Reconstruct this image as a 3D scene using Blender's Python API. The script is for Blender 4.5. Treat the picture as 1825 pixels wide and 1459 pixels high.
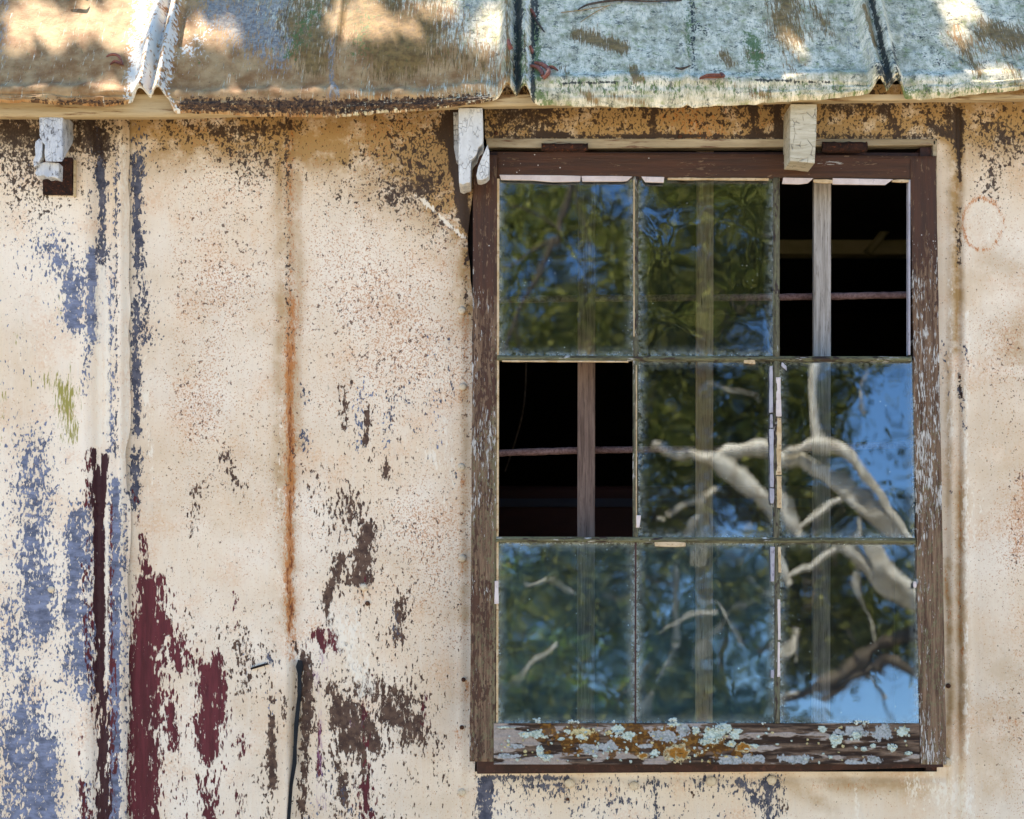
import bpy, math, random
import numpy as np
from mathutils import Vector, Matrix
R = math.radians
random.seed(7); rng = np.random.RandomState(7)
for o in list(bpy.data.objects): bpy.data.objects.remove(o)
sc = bpy.context.scene
# ------------------------------------------------------------------ camera
SC, D, CZ, CX, CY = 0.0011, 3.8, 1.55, 912.5, 1000.0      # metres per photo pixel on the wall, camera distance, eye height
cam = bpy.data.cameras.new('camera'); camo = bpy.data.objects.new('camera', cam); sc.collection.objects.link(camo)
camo.location = (0, -D, CZ); camo.rotation_euler = (R(90), 0, 0)
cam.sensor_width = 36; cam.lens = 36 * (D / SC) / 1825; cam.shift_y = (CY - 729.5) / 1825
cam.clip_end = 2000; cam.clip_start = .05
cam.dof.use_dof = True; cam.dof.focus_distance = D - .02; cam.dof.aperture_fstop = 4.2
sc.camera = camo
# ------------------------------------------------------------------ sky, sun, exposure
SUN = Vector((-.30, .39, .87)).normalized()
w = bpy.data.worlds.new("World"); sc.world = w; w.use_nodes = True
nt = w.node_tree; bg = nt.nodes['Background']
sky = nt.nodes.new('ShaderNodeTexSky'); sky.sky_type = 'NISHITA'; sky.sun_disc = False
sky.sun_elevation = math.asin(SUN.z); sky.sun_rotation = math.atan2(SUN.x, SUN.y)
sky.altitude = 2600; sky.air_density = 1.0; sky.dust_density = .0; sky.ozone_density = 3.0
hs = nt.nodes.new('ShaderNodeHueSaturation'); hs.inputs['Saturation'].default_value = 1.2
nt.links.new(sky.outputs[0], hs.inputs['Color']); nt.links.new(hs.outputs[0], bg.inputs[0]); bg.inputs[1].default_value = .13
sl = bpy.data.lights.new('sun', 'SUN'); sl.energy = 5.0; sl.angle = R(.5); sl.color = (1, .93, .82)
so = bpy.data.objects.new('sun', sl); sc.collection.objects.link(so)
so.rotation_euler = SUN.to_track_quat('Z', 'Y').to_euler(); so.location = SUN * 30
vs = sc.view_settings; vs.view_transform = 'Standard'; vs.look = 'None'; vs.gamma = 1; vs.use_curve_mapping = False
vs.exposure = 2.05
try:
    vs.use_white_balance = True; vs.white_balance_temperature = 7200; vs.white_balance_tint = 11
except Exception: pass
sc.cycles.use_denoising = True
sc.cycles.max_bounces = 8; sc.cycles.transparent_max_bounces = 24; sc.cycles.sample_clamp_indirect = 8
COL = sc.collection
# ------------------------------------------------------------------ coordinates
def W(px, py, y=0.0):
    """point that stands y metres behind the wall face, from photo pixels"""
    k = SC * (D + y) / D
    return (px - CX) * k, y + 0 * px, CZ + (CY - py) * k
def WV(px, py, y=0.0): return Vector(W(px, py, y))
TT = math.tan(R(4.8)); ZT = CZ + (CY - 262) * SC
def ysash(py):
    y = -.012 + 0 * py
    for _ in range(6):
        z = CZ + (CY - py) * SC * (D + y) / D
        y = -.012 - (ZT - z) * TT
    return y
def S(px, py, off=0.0): return W(px, py, ysash(py) + off)
NS = Vector((0, -math.cos(R(4.8)), math.sin(R(4.8))))
def RF(px, py, L):
    """point seen by reflection in the sash glass at that pixel, L metres out from the glass"""
    P = Vector(S(px, py)); d = (P - Vector((0, -D, CZ))).normalized()
    r = d - 2 * d.dot(NS) * NS
    return P + r * L
def lin(c):
    c = c / 255.; return c / 12.92 if c < .04045 else ((c + .055) / 1.055) ** 2.4
def C(r, g, b, k=1.0): return (lin(r) * k, lin(g) * k, lin(b) * k, 1)
# ------------------------------------------------------------------ numpy noise and masks
_tab = rng.rand(256, 256)
def vnoise(x, y, seed=0):
    x = x + seed * 17.31; y = y + seed * 9.77
    xi = np.floor(x).astype(int); yi = np.floor(y).astype(int); fx = x - xi; fy = y - yi
    fx = fx * fx * (3 - 2 * fx); fy = fy * fy * (3 - 2 * fy)
    a = _tab[xi % 256, yi % 256]; b = _tab[(xi + 1) % 256, yi % 256]
    c = _tab[xi % 256, (yi + 1) % 256]; d = _tab[(xi + 1) % 256, (yi + 1) % 256]
    return (a * (1 - fx) + b * fx) * (1 - fy) + (c * (1 - fx) + d * fx) * fy
def fbm(x, y, sc_, octv=4, seed=0):
    t = 0 * x; a = .5; s = 0
    for i in range(octv):
        t = t + a * vnoise(x / sc_ * 2 ** i, y / sc_ * 2 ** i, seed + i * 3); s += a; a *= .55
    return t / s
def strokes(X, Y, L):
    m = np.zeros_like(X)
    for t in L:
        if len(t) == 4: x0, y0, r, s = t; x1, y1 = x0, y0
        else: x0, y0, x1, y1, r, s = t
        dx, dy = x1 - x0, y1 - y0; q = dx * dx + dy * dy
        h = np.clip(((X - x0) * dx + (Y - y0) * dy) / q, 0, 1) if q > 0 else 0
        d2 = (X - x0 - h * dx) ** 2 + (Y - y0 - h * dy) ** 2
        v = s * np.exp(-(np.sqrt(d2) / (r * 1.22)) ** 1.8)
        m = np.maximum(m, v) + .25 * np.minimum(m, v)
    return np.clip(m, 0, 1)
def sst(a, b, x):
    t = np.clip((x - a) / (b - a), 0, 1); return t * t * (3 - 2 * t)
# ------------------------------------------------------------------ object helpers
def tag(o, label=None, cat=None, group=None, kind=None):
    if label: o['label'] = label
    if cat: o['category'] = cat
    if group: o['group'] = group
    if kind: o['kind'] = kind
    return o
def empty(name, loc=(0, 0, 0)):
    o = bpy.data.objects.new(name, None); COL.objects.link(o); o.location = loc; return o
def link(name, me, mat, parent=None):
    o = bpy.data.objects.new(name, me); COL.objects.link(o)
    if mat: me.materials.append(mat)
    if parent: o.parent = parent
    return o
def npmesh(name, V, F, attrs=None, smooth=True):
    me = bpy.data.meshes.new(name); V = np.asarray(V, float); F = np.asarray(F, int); k = F.shape[1]
    me.vertices.add(len(V)); me.vertices.foreach_set('co', V.ravel())
    me.loops.add(F.size); me.loops.foreach_set('vertex_index', F.ravel())
    me.polygons.add(len(F)); me.polygons.foreach_set('loop_start', np.arange(0, F.size, k))
    me.polygons.foreach_set('use_smooth', np.full(len(F), smooth))
    me.update(calc_edges=True)
    for n, a in (attrs or {}).items():
        a = np.asarray(a, float); n = 'm_' + n
        if a.ndim == 1:
            at = me.attributes.new(n, 'FLOAT', 'POINT'); at.data.foreach_set('value', a)
        elif a.shape[1] == 3:
            at = me.attributes.new(n, 'FLOAT_VECTOR', 'POINT'); at.data.foreach_set('vector', a.ravel())
        else:
            at = me.attributes.new(n, 'FLOAT_COLOR', 'POINT'); at.data.foreach_set('color', a.ravel())
    me.validate(); return me
def grid(name, P, attrs, mat, parent, skirt=(0, .002, 0), keep=None, smooth=True):
    """a sheet: P is rows x cols x 3, with a turned edge going back by skirt"""
    ny, nx = P.shape[:2]; idx = np.arange(ny * nx).reshape(ny, nx)
    q = np.stack([idx[:-1, :-1], idx[1:, :-1], idx[1:, 1:], idx[:-1, 1:]], -1)
    if keep is not None: q = q[keep]
    F = q.reshape(-1, 4); V = P.reshape(-1, 3)
    A = {k: v.reshape(ny * nx, -1).squeeze() if v.ndim == 2 else v.reshape(ny * nx, -1) for k, v in attrs.items()}
    # boundary edges -> skirt
    E = np.concatenate([F[:, [0, 1]], F[:, [1, 2]], F[:, [2, 3]], F[:, [3, 0]]])
    key = E[:, 0] * (ny * nx) + E[:, 1]; rev = E[:, 1] * (ny * nx) + E[:, 0]
    B = E[~np.isin(key, rev)]
    n0 = len(V); m1 = np.concatenate([B[:, 0], B[:, 1]])
    V2 = np.concatenate([V, V[m1], V[m1] + np.array(skirt)]); nb = len(B)
    i = np.arange(nb); f0 = n0 + i; f1 = n0 + nb + i; b0 = n0 + 2 * nb + i; b1 = n0 + 3 * nb + i
    F2 = np.concatenate([F, np.stack([f1, f0, b0, b1], -1)])
    A = {k: np.concatenate([v, v[m1], v[m1]]) for k, v in A.items()}
    return link(name, npmesh(name, V2, F2, A, smooth), mat, parent)
def prism(polys, y0, y1, fn=None):
    """list of px outlines -> solid; fn(px,py,y)"""
    fn = fn or W; V = []; F = []
    for pl in polys:
        a = sum(pl[i][0] * pl[(i + 1) % len(pl)][1] - pl[(i + 1) % len(pl)][0] * pl[i][1] for i in range(len(pl)))
        if a > 0: pl = pl[::-1]                     # px y points down
        n = len(pl); b = len(V)
        fr = [Vector(fn(x, y, y0)) for x, y in pl]
        V += fr + [Vector((p.x, p.y + (y1 - y0), p.z)) for p in fr]
        F.append([b + i for i in range(n)]); F.append([b + n + i for i in range(n)][::-1])
        for i in range(n):
            j = (i + 1) % n; F.append([b + j, b + i, b + n + i, b + n + j])
    return V, F
def pymesh(name, V, F, mat, parent, smooth=False, bevel=0):
    me = bpy.data.meshes.new(name); me.from_pydata([tuple(v) for v in V], [], F)
    me.polygons.foreach_set('use_smooth', [smooth] * len(F)); me.update()
    o = link(name, me, mat, parent)
    if bevel:
        m = o.modifiers.new('bevel', 'BEVEL'); m.width = bevel; m.segments = 2; m.limit_method = 'ANGLE'
    return o
def box(a, b):
    (x0, y0, z0), (x1, y1, z1) = a, b
    V = [Vector(p) for p in ((x0,y0,z0),(x1,y0,z0),(x1,y1,z0),(x0,y1,z0),(x0,y0,z1),(x1,y0,z1),(x1,y1,z1),(x0,y1,z1))]
    F = [[0,3,2,1],[4,5,6,7],[0,1,5,4],[1,2,6,5],[2,3,7,6],[3,0,4,7]]
    return V, F
def merge(*VF):
    V = []; F = []
    for v, f in VF:
        b = len(V); V += list(v); F += [[b + i for i in q] for q in f]
    return V, F
def tube(pts, rad, n=10, rough=0., seed=0, sub=4):
    """smooth tapered tube through points"""
    P = [Vector(p) for p in pts]; Q = []; RR = []
    for i in range(len(P) - 1):
        p0 = P[max(i - 1, 0)]; p1 = P[i]; p2 = P[i + 1]; p3 = P[min(i + 2, len(P) - 1)]
        for k in range(sub):
            t = k / sub; t2 = t * t; t3 = t2 * t
            Q.append(.5 * ((2 * p1) + (p2 - p0) * t + (2 * p0 - 5 * p1 + 4 * p2 - p3) * t2 + (3 * p1 - p0 - 3 * p2 + p3) * t3))
            RR.append(rad[i] * (1 - t) + rad[i + 1] * t)
    Q.append(P[-1]); RR.append(rad[-1])
    rd = random.Random(seed); V = []; F = []; up = Vector((.13, .31, .94))
    for i, q in enumerate(Q):
        T = (Q[min(i + 1, len(Q) - 1)] - Q[max(i - 1, 0)]).normalized()
        a = T.cross(up).normalized() if abs(T.dot(up)) < .97 else T.cross(Vector((1, 0, 0))).normalized()
        b = T.cross(a)
        for k in range(n):
            an = 2 * math.pi * k / n; r = RR[i] * (1 + rough * (rd.random() - .5) * 2)
            V.append(q + (a * math.cos(an) + b * math.sin(an)) * r)
    for i in range(len(Q) - 1):
        for k in range(n):
            F.append([i * n + k, i * n + (k + 1) % n, (i + 1) * n + (k + 1) % n, (i + 1) * n + k])
    F.append([k for k in range(n)]); F.append([(len(Q) - 1) * n + k for k in range(n)][::-1])
    return V, F
# ------------------------------------------------------------------ shader helpers
class SH:
    def __init__(s, name):
        s.m = bpy.data.materials.new(name); s.m.use_nodes = True; s.t = s.m.node_tree
        s.t.nodes.clear(); s.out = s.t.nodes.new('ShaderNodeOutputMaterial')
    def put(s, sock, v):
        if isinstance(v, bpy.types.NodeSocket): s.t.links.new(v, sock)
        elif v is not None: sock.default_value = v
    def attr(s, n, vec=False):
        a = s.t.nodes.new('ShaderNodeAttribute'); a.attribute_name = 'm_' + n
        return a.outputs['Vector' if vec else 'Fac']
    def acol(s, n):
        a = s.t.nodes.new('ShaderNodeAttribute'); a.attribute_name = 'm_' + n; return a.outputs['Color']
    def obj(s): return s.t.nodes.new('ShaderNodeTexCoord').outputs['Object']
    def vm(s, v, mul, add=(0, 0, 0)):
        n = s.t.nodes.new('ShaderNodeVectorMath'); n.operation = 'MULTIPLY_ADD'
        s.put(n.inputs[0], v); n.inputs[1].default_value = mul; n.inputs[2].default_value = add; return n.outputs[0]
    def noise(s, v, scale=1, detail=4, rough=.6, dist=0, seed=0, stretch=(1, 1, 1)):
        v = s.vm(v, stretch, (seed * 13.7, seed * 7.1, seed * 3.3))
        n = s.t.nodes.new('ShaderNodeTexNoise'); s.put(n.inputs['Vector'], v)
        n.inputs['Scale'].default_value = scale; n.inputs['Detail'].default_value = detail
        n.inputs['Roughness'].default_value = rough; n.inputs['Distortion'].default_value = dist
        return n.outputs['Fac']
    def voro(s, v, scale=1, feat='F1', seed=0, stretch=(1, 1, 1), out='Distance'):
        v = s.vm(v, stretch, (seed * 13.7, seed * 7.1, seed * 3.3))
        n = s.t.nodes.new('ShaderNodeTexVoronoi'); n.feature = feat; s.put(n.inputs['Vector'], v)
        n.inputs['Scale'].default_value = scale; return n.outputs[out]
    def ma(s, op, a, b=0., c=None, clamp=False):
        n = s.t.nodes.new('ShaderNodeMath'); n.operation = op; n.use_clamp = clamp
        s.put(n.inputs[0], a); s.put(n.inputs[1], b)
        if c is not None: s.put(n.inputs[2], c)
        return n.outputs[0]
    def ss(s, x, lo, hi, a=0., b=1.):
        n = s.t.nodes.new('ShaderNodeMapRange'); n.interpolation_type = 'SMOOTHSTEP'
        s.put(n.inputs[0], x); s.put(n.inputs[1], lo); s.put(n.inputs[2], hi); s.put(n.inputs[3], a); s.put(n.inputs[4], b)
        return n.outputs[0]
    def mix(s, f, a, b, mode='MIX'):
        n = s.t.nodes.new('ShaderNodeMix'); n.data_type = 'RGBA'; n.blend_type = mode
        s.put(n.inputs[0], f); s.put(n.inputs[6], a); s.put(n.inputs[7], b); return n.outputs[2]
    def flake(s, dens, v, scale, stretch=(1, 1, 1), seed=0, soft=.02, detail=5, rough=.65, dist=0., fleck=0):
        """where noise beats 1-density: hard-edged flakes"""
        n = s.noise(v, scale, detail, rough, dist, seed, stretch)
        n2 = s.noise(v, scale * 3.3, 3, .6, dist, seed + 40, stretch)
        n = s.ma('ADD', s.ma('MULTIPLY', n, 1.25), s.ma('MULTIPLY', n2, 1.25))     # mean 1.25
        th = s.ma('MULTIPLY_ADD', dens, -.74, 1.72)
        a = s.ss(s.ma('SUBTRACT', n, th), -soft * 1.6, soft * 1.6)
        if fleck: a = s.ma('MAXIMUM', a, s.dots(s.ma('POWER', dens, .6), v, scale * 3.4, stretch, seed + 60, .765, -.30))
        return s.ma('MULTIPLY', a, s.ss(dens, .01, .06))
    def dots(s, dens, v, scale, stretch=(1, 1, 1), seed=0, lo=.745, k=-.36, soft=.03):
        n = s.noise(v, scale, 2, .5, 0, seed, stretch); th = s.ma('MULTIPLY_ADD', dens, k, lo)
        return s.ma('MULTIPLY', s.ss(s.ma('SUBTRACT', n, th), -soft, soft), s.ss(dens, .01, .06))
    def bump(s, h, dist=.001, strength=1., normal=None):
        n = s.t.nodes.new('ShaderNodeBump'); n.inputs['Strength'].default_value = strength
        n.inputs['Distance'].default_value = dist; s.put(n.inputs['Height'], h); s.put(n.inputs['Normal'], normal)
        return n.outputs[0]
    def bsdf(s, col, rough=.7, normal=None, metal=0., spec=.35):
        n = s.t.nodes.new('ShaderNodeBsdfPrincipled'); s.put(n.inputs['Base Color'], col); s.put(n.inputs['Roughness'], rough)
        s.put(n.inputs['Normal'], normal); s.put(n.inputs['Metallic'], metal); n.inputs['Specular IOR Level'].default_value = spec
        s.t.links.new(n.outputs[0], s.out.inputs[0]); return n
# ------------------------------------------------------------------ materials
def mat_wall():
    s = SH('painted_iron'); v = s.attr('pc', True)
    big = s.noise(v, .55, 3, .5, seed=1)
    col = s.mix(s.ss(big, .35, .65), C(234, 212, 184, .88), C(241, 226, 205, .9))
    pe = s.noise(v, 1.1, 5, .65, seed=51); pf = s.noise(v, 22, 3, .6, seed=52)
    col = s.mix(s.ma('MULTIPLY', s.ss(pe, .48, .68, 0, .55), s.ss(pf, .35, .6)), col, C(226, 178, 136, .85))
    col = s.mix(s.ss(s.noise(v, 7, 6, .75, seed=53, stretch=(2.5, .2, 1)), .55, .75, 0, .3), col, C(196, 190, 184, .85))
    brush = s.noise(v, 9, 3, .6, seed=2, stretch=(2.2, .12, 1))
    col = s.mix(s.ss(brush, .45, .75, 0, .35), col, C(238, 226, 208, .9))
    O = s.attr('O'); on = s.noise(v, 2.2, 5, .7, seed=3)
    oa = s.ma('MULTIPLY', s.ma('MULTIPLY', O, 1.25), s.ss(on, .2, .62), clamp=True)
    col = s.mix(s.ma('MULTIPLY', oa, .95, clamp=True), col, C(176, 138, 82, .8))
    N = s.attr('N'); na = s.flake(N, v, 16, (1.2, .45, 1), 21, .12, 4, .7)
    col = s.mix(s.ma('MULTIPLY', na, .85), col, C(196, 118, 48, .85))
    col = s.mix(s.flake(s.ma('SUBTRACT', N, .42, clamp=True), v, 14, (1.5, .25, 1), 22, .06, 4, .7), col, C(132, 66, 24, .8))
    Sp = s.attr('S')
    f1 = s.dots(s.ma('MULTIPLY', Sp, s.ss(big, .3, .7, .4, 1.1)), v, 42, (1, .8, 1), 4, .70, -.16, .06)
    col = s.mix(s.ma('MULTIPLY', f1, .7), col, C(190, 126, 76, .85))
    f2 = s.dots(Sp, v, 19, (1, .8, 1), 5, .79, -.16, .03)
    col = s.mix(s.ma('MULTIPLY', f2, .85), col, C(88, 52, 36, .8))
    g = s.flake(s.ma('MULTIPLY', s.attr('G'), .86), v, 3.6, (1.6, .8, 1), 6, .03, 8, .72, fleck=1)
    gc = s.mix(s.ss(s.noise(v, 5, 5, .65, seed=7, stretch=(.9, 1.8, 1)), .3, .7), C(134, 142, 166, .85), C(84, 90, 108, .8))
    col = s.mix(g, col, gc)
    d = s.flake(s.ma('MULTIPLY', s.attr('D'), .86), v, 4.2, (1.5, .6, 1), 8, .03, 8, .72, fleck=1)
    dc = s.mix(s.ss(s.noise(v, 9, 4, .6, seed=9), .35, .65), C(70, 48, 38, .8), C(106, 80, 64, .8))
    col = s.mix(d, col, dc)
    u = s.flake(s.ma('MULTIPLY', s.attr('U'), .86), v, 4.4, (1.5, .7, 1), 12, .03, 8, .72, fleck=1)
    uc = s.mix(s.ss(s.noise(v, 6, 4, .6, seed=19), .35, .65), C(66, 68, 82, .8), C(104, 104, 116, .8))
    col = s.mix(u, col, uc)
    r = s.flake(s.attr('R'), v, 3.4, (1.9, .55, 1), 10, .03, 8, .72, fleck=1)
    rc = s.mix(s.ss(s.noise(v, 5, 4, .6, seed=11, stretch=(2, .2, 1)), .3, .7), C(112, 44, 50, .8), C(84, 30, 34, .8))
    col = s.mix(r, col, rc)
    m2 = s.attr('M'); col = s.mix(s.flake(m2, v, 4, (1.5, .3, 1), 13, .02, 6, .6), col, C(62, 24, 28, .8))
    yv = s.flake(s.ma('MULTIPLY', s.attr('Y'), .95), v, 5, (2.2, .35, 1), 14, .08, 6, .7)
    col = s.mix(s.ma('MULTIPLY', yv, .9), col, C(148, 140, 34, .8))
    vi = s.flake(s.attr('V'), v, 6, (2.2, .35, 1), 24, .1, 6, .7)
    col = s.mix(s.ma('MULTIPLY', vi, .55), col, C(160, 110, 150, .8))
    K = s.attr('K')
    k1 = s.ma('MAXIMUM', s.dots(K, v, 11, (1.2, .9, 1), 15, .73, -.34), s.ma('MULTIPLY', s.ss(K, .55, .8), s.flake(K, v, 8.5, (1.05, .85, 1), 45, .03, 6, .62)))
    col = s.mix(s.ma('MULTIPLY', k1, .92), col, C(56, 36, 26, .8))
    k2 = s.dots(K, v, 24, (1.1, .8, 1), 16, .72, -.36)
    col = s.mix(s.ma('MULTIPLY', k2, .8), col, C(66, 48, 34, .8))
    Wt = s.attr('W'); wa = s.flake(Wt, v, 6, (1.5, .6, 1), 17, .08, 5, .6)
    col = s.mix(s.ma('MULTIPLY', wa, .9), col, C(240, 228, 208, .9))
    # sparse dark pinholes all over
    pin = s.voro(v, 5.5, seed=3, stretch=(1, .8, 1)); pr = s.noise(v, 1.3, 2, .5, seed=30)
    pa = s.ma('MULTIPLY', s.ss(pin, .085, .05), s.ss(pr, .5, .6))
    col = s.mix(s.ma('MULTIPLY', pa, .8), col, C(84, 60, 46, .8))
    fl = s.ma('ADD', s.ma('ADD', g, d), s.ma('ADD', u, r))
    h = s.ma('MULTIPLY', fl, -.5)
    h = s.ma('ADD', h, s.ma('MULTIPLY', s.noise(v, 14, 5, .65, seed=18, stretch=(1.5, .5, 1)), .5))
    h = s.ma('ADD', h, s.ma('MULTIPLY', k1, -.3))
    s.bsdf(col, s.ma('MULTIPLY_ADD', fl, .1, .6, clamp=True), s.bump(h, .0015, .9), spec=.3); return s.m
def mat_roof():
    s = SH('lichened_roof_iron'); v = s.attr('pc', True)
    a = s.noise(v, 3.2, 8, .78, seed=1, stretch=(1.2, .7, 1)); b = s.noise(v, 11, 6, .75, seed=2)
    col = s.mix(s.ss(a, .32, .66), C(156, 146, 108, .88), C(250, 232, 196, .98))
    col = s.mix(s.ss(b, .56, .72, 0, .8), col, C(92, 98, 72, .85))
    col = s.mix(s.ss(s.noise(v, 7, 5, .7, seed=3), .52, .72, 0, .85), col, C(150, 156, 84, .85))
    stk = s.noise(v, 12, 4, .7, seed=33, stretch=(3.5, .25, 1)); col = s.mix(s.ss(stk, .48, .7, 0, .4), col, C(140, 136, 104, .85))
    col = s.mix(s.ss(s.noise(v, 6, 8, .85, seed=34), .53, .6, 0, .85), col, C(70, 74, 62, .85))
    Cc = s.attr('C'); ca = s.flake(Cc, v, 5, (3.2, .3, 1), 4, .07, 6, .62)
    cc = s.mix(s.ss(s.noise(v, 3, 5, .6, seed=5), .3, .7), C(158, 106, 56, .8), C(204, 160, 106, .85))
    col = s.mix(ca, col, cc)
    L = s.flake(s.attr('L'), v, 5, (2.6, .5, 1), 6, .08, 7, .7)
    col = s.mix(s.ma('MULTIPLY', L, .9), col, s.mix(s.ss(b, .4, .6), C(120, 118, 114, .85), C(172, 166, 152, .85)))
    B = s.flake(s.attr('B'), v, 5.5, (4.2, .28, 1), 7, .06, 7, .62)
    col = s.mix(s.ma('MULTIPLY', B, .9), col, s.mix(s.ss(s.noise(v, 9, 4, .6, seed=8), .35, .65), C(116, 84, 34, .8), C(158, 118, 58, .8)))
    E = s.flake(s.attr('E'), v, 7, (1.6, .7, 1), 9, .06, 6, .7)
    col = s.mix(s.ma('MULTIPLY', E, .85), col, C(96, 118, 56, .8))
    U = s.flake(s.ma('MULTIPLY', s.attr('U'), .86), v, 7, (1, 1, 1), 10, .05, 7, .75)
    uc = s.mix(s.ss(s.noise(v, 14, 5, .7, seed=11), .38, .62), C(46, 32, 22, .8), C(112, 78, 48, .8))
    col = s.mix(U, col, uc)
    K = s.flake(s.attr('K'), v, 8, (1, .6, 1), 12, .04, 6, .7)
    col = s.mix(s.ma('MULTIPLY', K, .9), col, C(38, 42, 40, .8))
    Wt = s.flake(s.attr('W'), v, 7, (1, .6, 1), 13, .06, 6, .7)
    col = s.mix(s.ma('MULTIPLY', Wt, .9), col, C(226, 222, 206, .92))
    h = s.ma('ADD', s.ma('MULTIPLY', b, .9), s.ma('MULTIPLY', s.noise(v, 24, 5, .7, seed=14), .6))
    h = s.ma('ADD', h, s.ma('MULTIPLY', s.ma('ADD', K, B), -.25))
    s.bsdf(col, .75, s.bump(h, .0014, .9), spec=.25); return s.m
def mat_wood(name, vert=True, base=((70, 46, 32), (132, 104, 80)), paint=(64, 40, 22), flk=(200, 194, 184)):
    s = SH(name); v = s.attr('pc', True); st = (3.2, .16, 1) if vert else (.16, 3.2, 1)
    g = s.noise(v, 6, 6, .7, seed=1, stretch=st); g2 = s.noise(v, 16, 5, .7, seed=2, stretch=st)
    col = s.mix(s.ss(g, .32, .68), C(*base[0]), C(*base[1]))
    col = s.mix(s.ss(g2, .5, .72, 0, .7), col, C(50, 38, 30))
    gr = s.flake(s.attr('green'), v, 9, (1.3, .6, 1) if vert else (.6, 1.3, 1), 3, .08, 5, .7)
    col = s.mix(s.ma('MULTIPLY', gr, .45), col, C(118, 120, 84, .9))
    pb = s.flake(s.attr('brown'), v, 4.5, (1.8, .5, 1) if vert else (.5, 1.8, 1), 4, .02, 7, .72)
    pc = s.mix(s.ss(s.noise(v, 4, 4, .6, seed=5, stretch=st), .3, .7), C(*paint, .9), C(paint[0] + 20, paint[1] + 10, paint[2] + 6, .9))
    col = s.mix(pb, col, pc)
    wf = s.flake(s.attr('white'), v, 5.5, (2.6, .35, 1) if vert else (.35, 2.6, 1), 6, .02, 7, .74)
    col = s.mix(wf, col, s.mix(s.ss(g2, .4, .6), C(*flk, .9), C(166, 158, 148, .9)))
    sp = s.voro(v, 7, seed=5); col = s.mix(s.ma('MULTIPLY', s.ss(sp, .1, .06), s.ss(s.noise(v, 2, 2, .5, seed=31), .52, .6)), col, C(200, 190, 180, .9))
    h = s.ma('ADD', s.ma('ADD', s.ma('MULTIPLY', g2, 1.), s.ma('MULTIPLY', g, .8)), s.ma('ADD', s.ma('MULTIPLY', pb, .35), s.ma('MULTIPLY', wf, .5)))
    s.bsdf(col, s.ma('MULTIPLY_ADD', pb, -.25, .8), s.bump(h, .0012, .9), spec=.3); return s.m
def mat_simple(name, c0, c1, scale=8, stretch=(1, 1, 1), rough=.8, bd=.001, c2=None, crack=0., detail=6, spec=.3, metal=0.):
    """object-space mottled material"""
    s = SH(name); v = s.vm(s.obj(), (9.09, 9.09, 9.09))
    a = s.noise(v, scale, detail, .68, seed=1, stretch=stretch); b = s.noise(v, scale * 3, 5, .7, seed=2, stretch=stretch)
    col = s.mix(s.ss(a, .32, .68), c0, c1)
    if c2: col = s.mix(s.ss(b, .54, .68), col, c2)
    h = s.ma('ADD', a, s.ma('MULTIPLY', b, .6))
    if crack:
        e = s.voro(v, crack, 'DISTANCE_TO_EDGE', 3, (1, 1, .55))
        wv = s.noise(v, 4, 2, .5, seed=4); ca = s.ma('MULTIPLY', s.ss(e, .05, .012), s.ss(wv, .47, .58))
        col = s.mix(s.ma('MULTIPLY', ca, .6), col, C(70, 62, 54)); h = s.ma('ADD', h, s.ma('MULTIPLY', ca, -1.2))
    s.bsdf(col, rough, s.bump(h, bd, .8), metal=metal, spec=spec); return s.m
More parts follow.
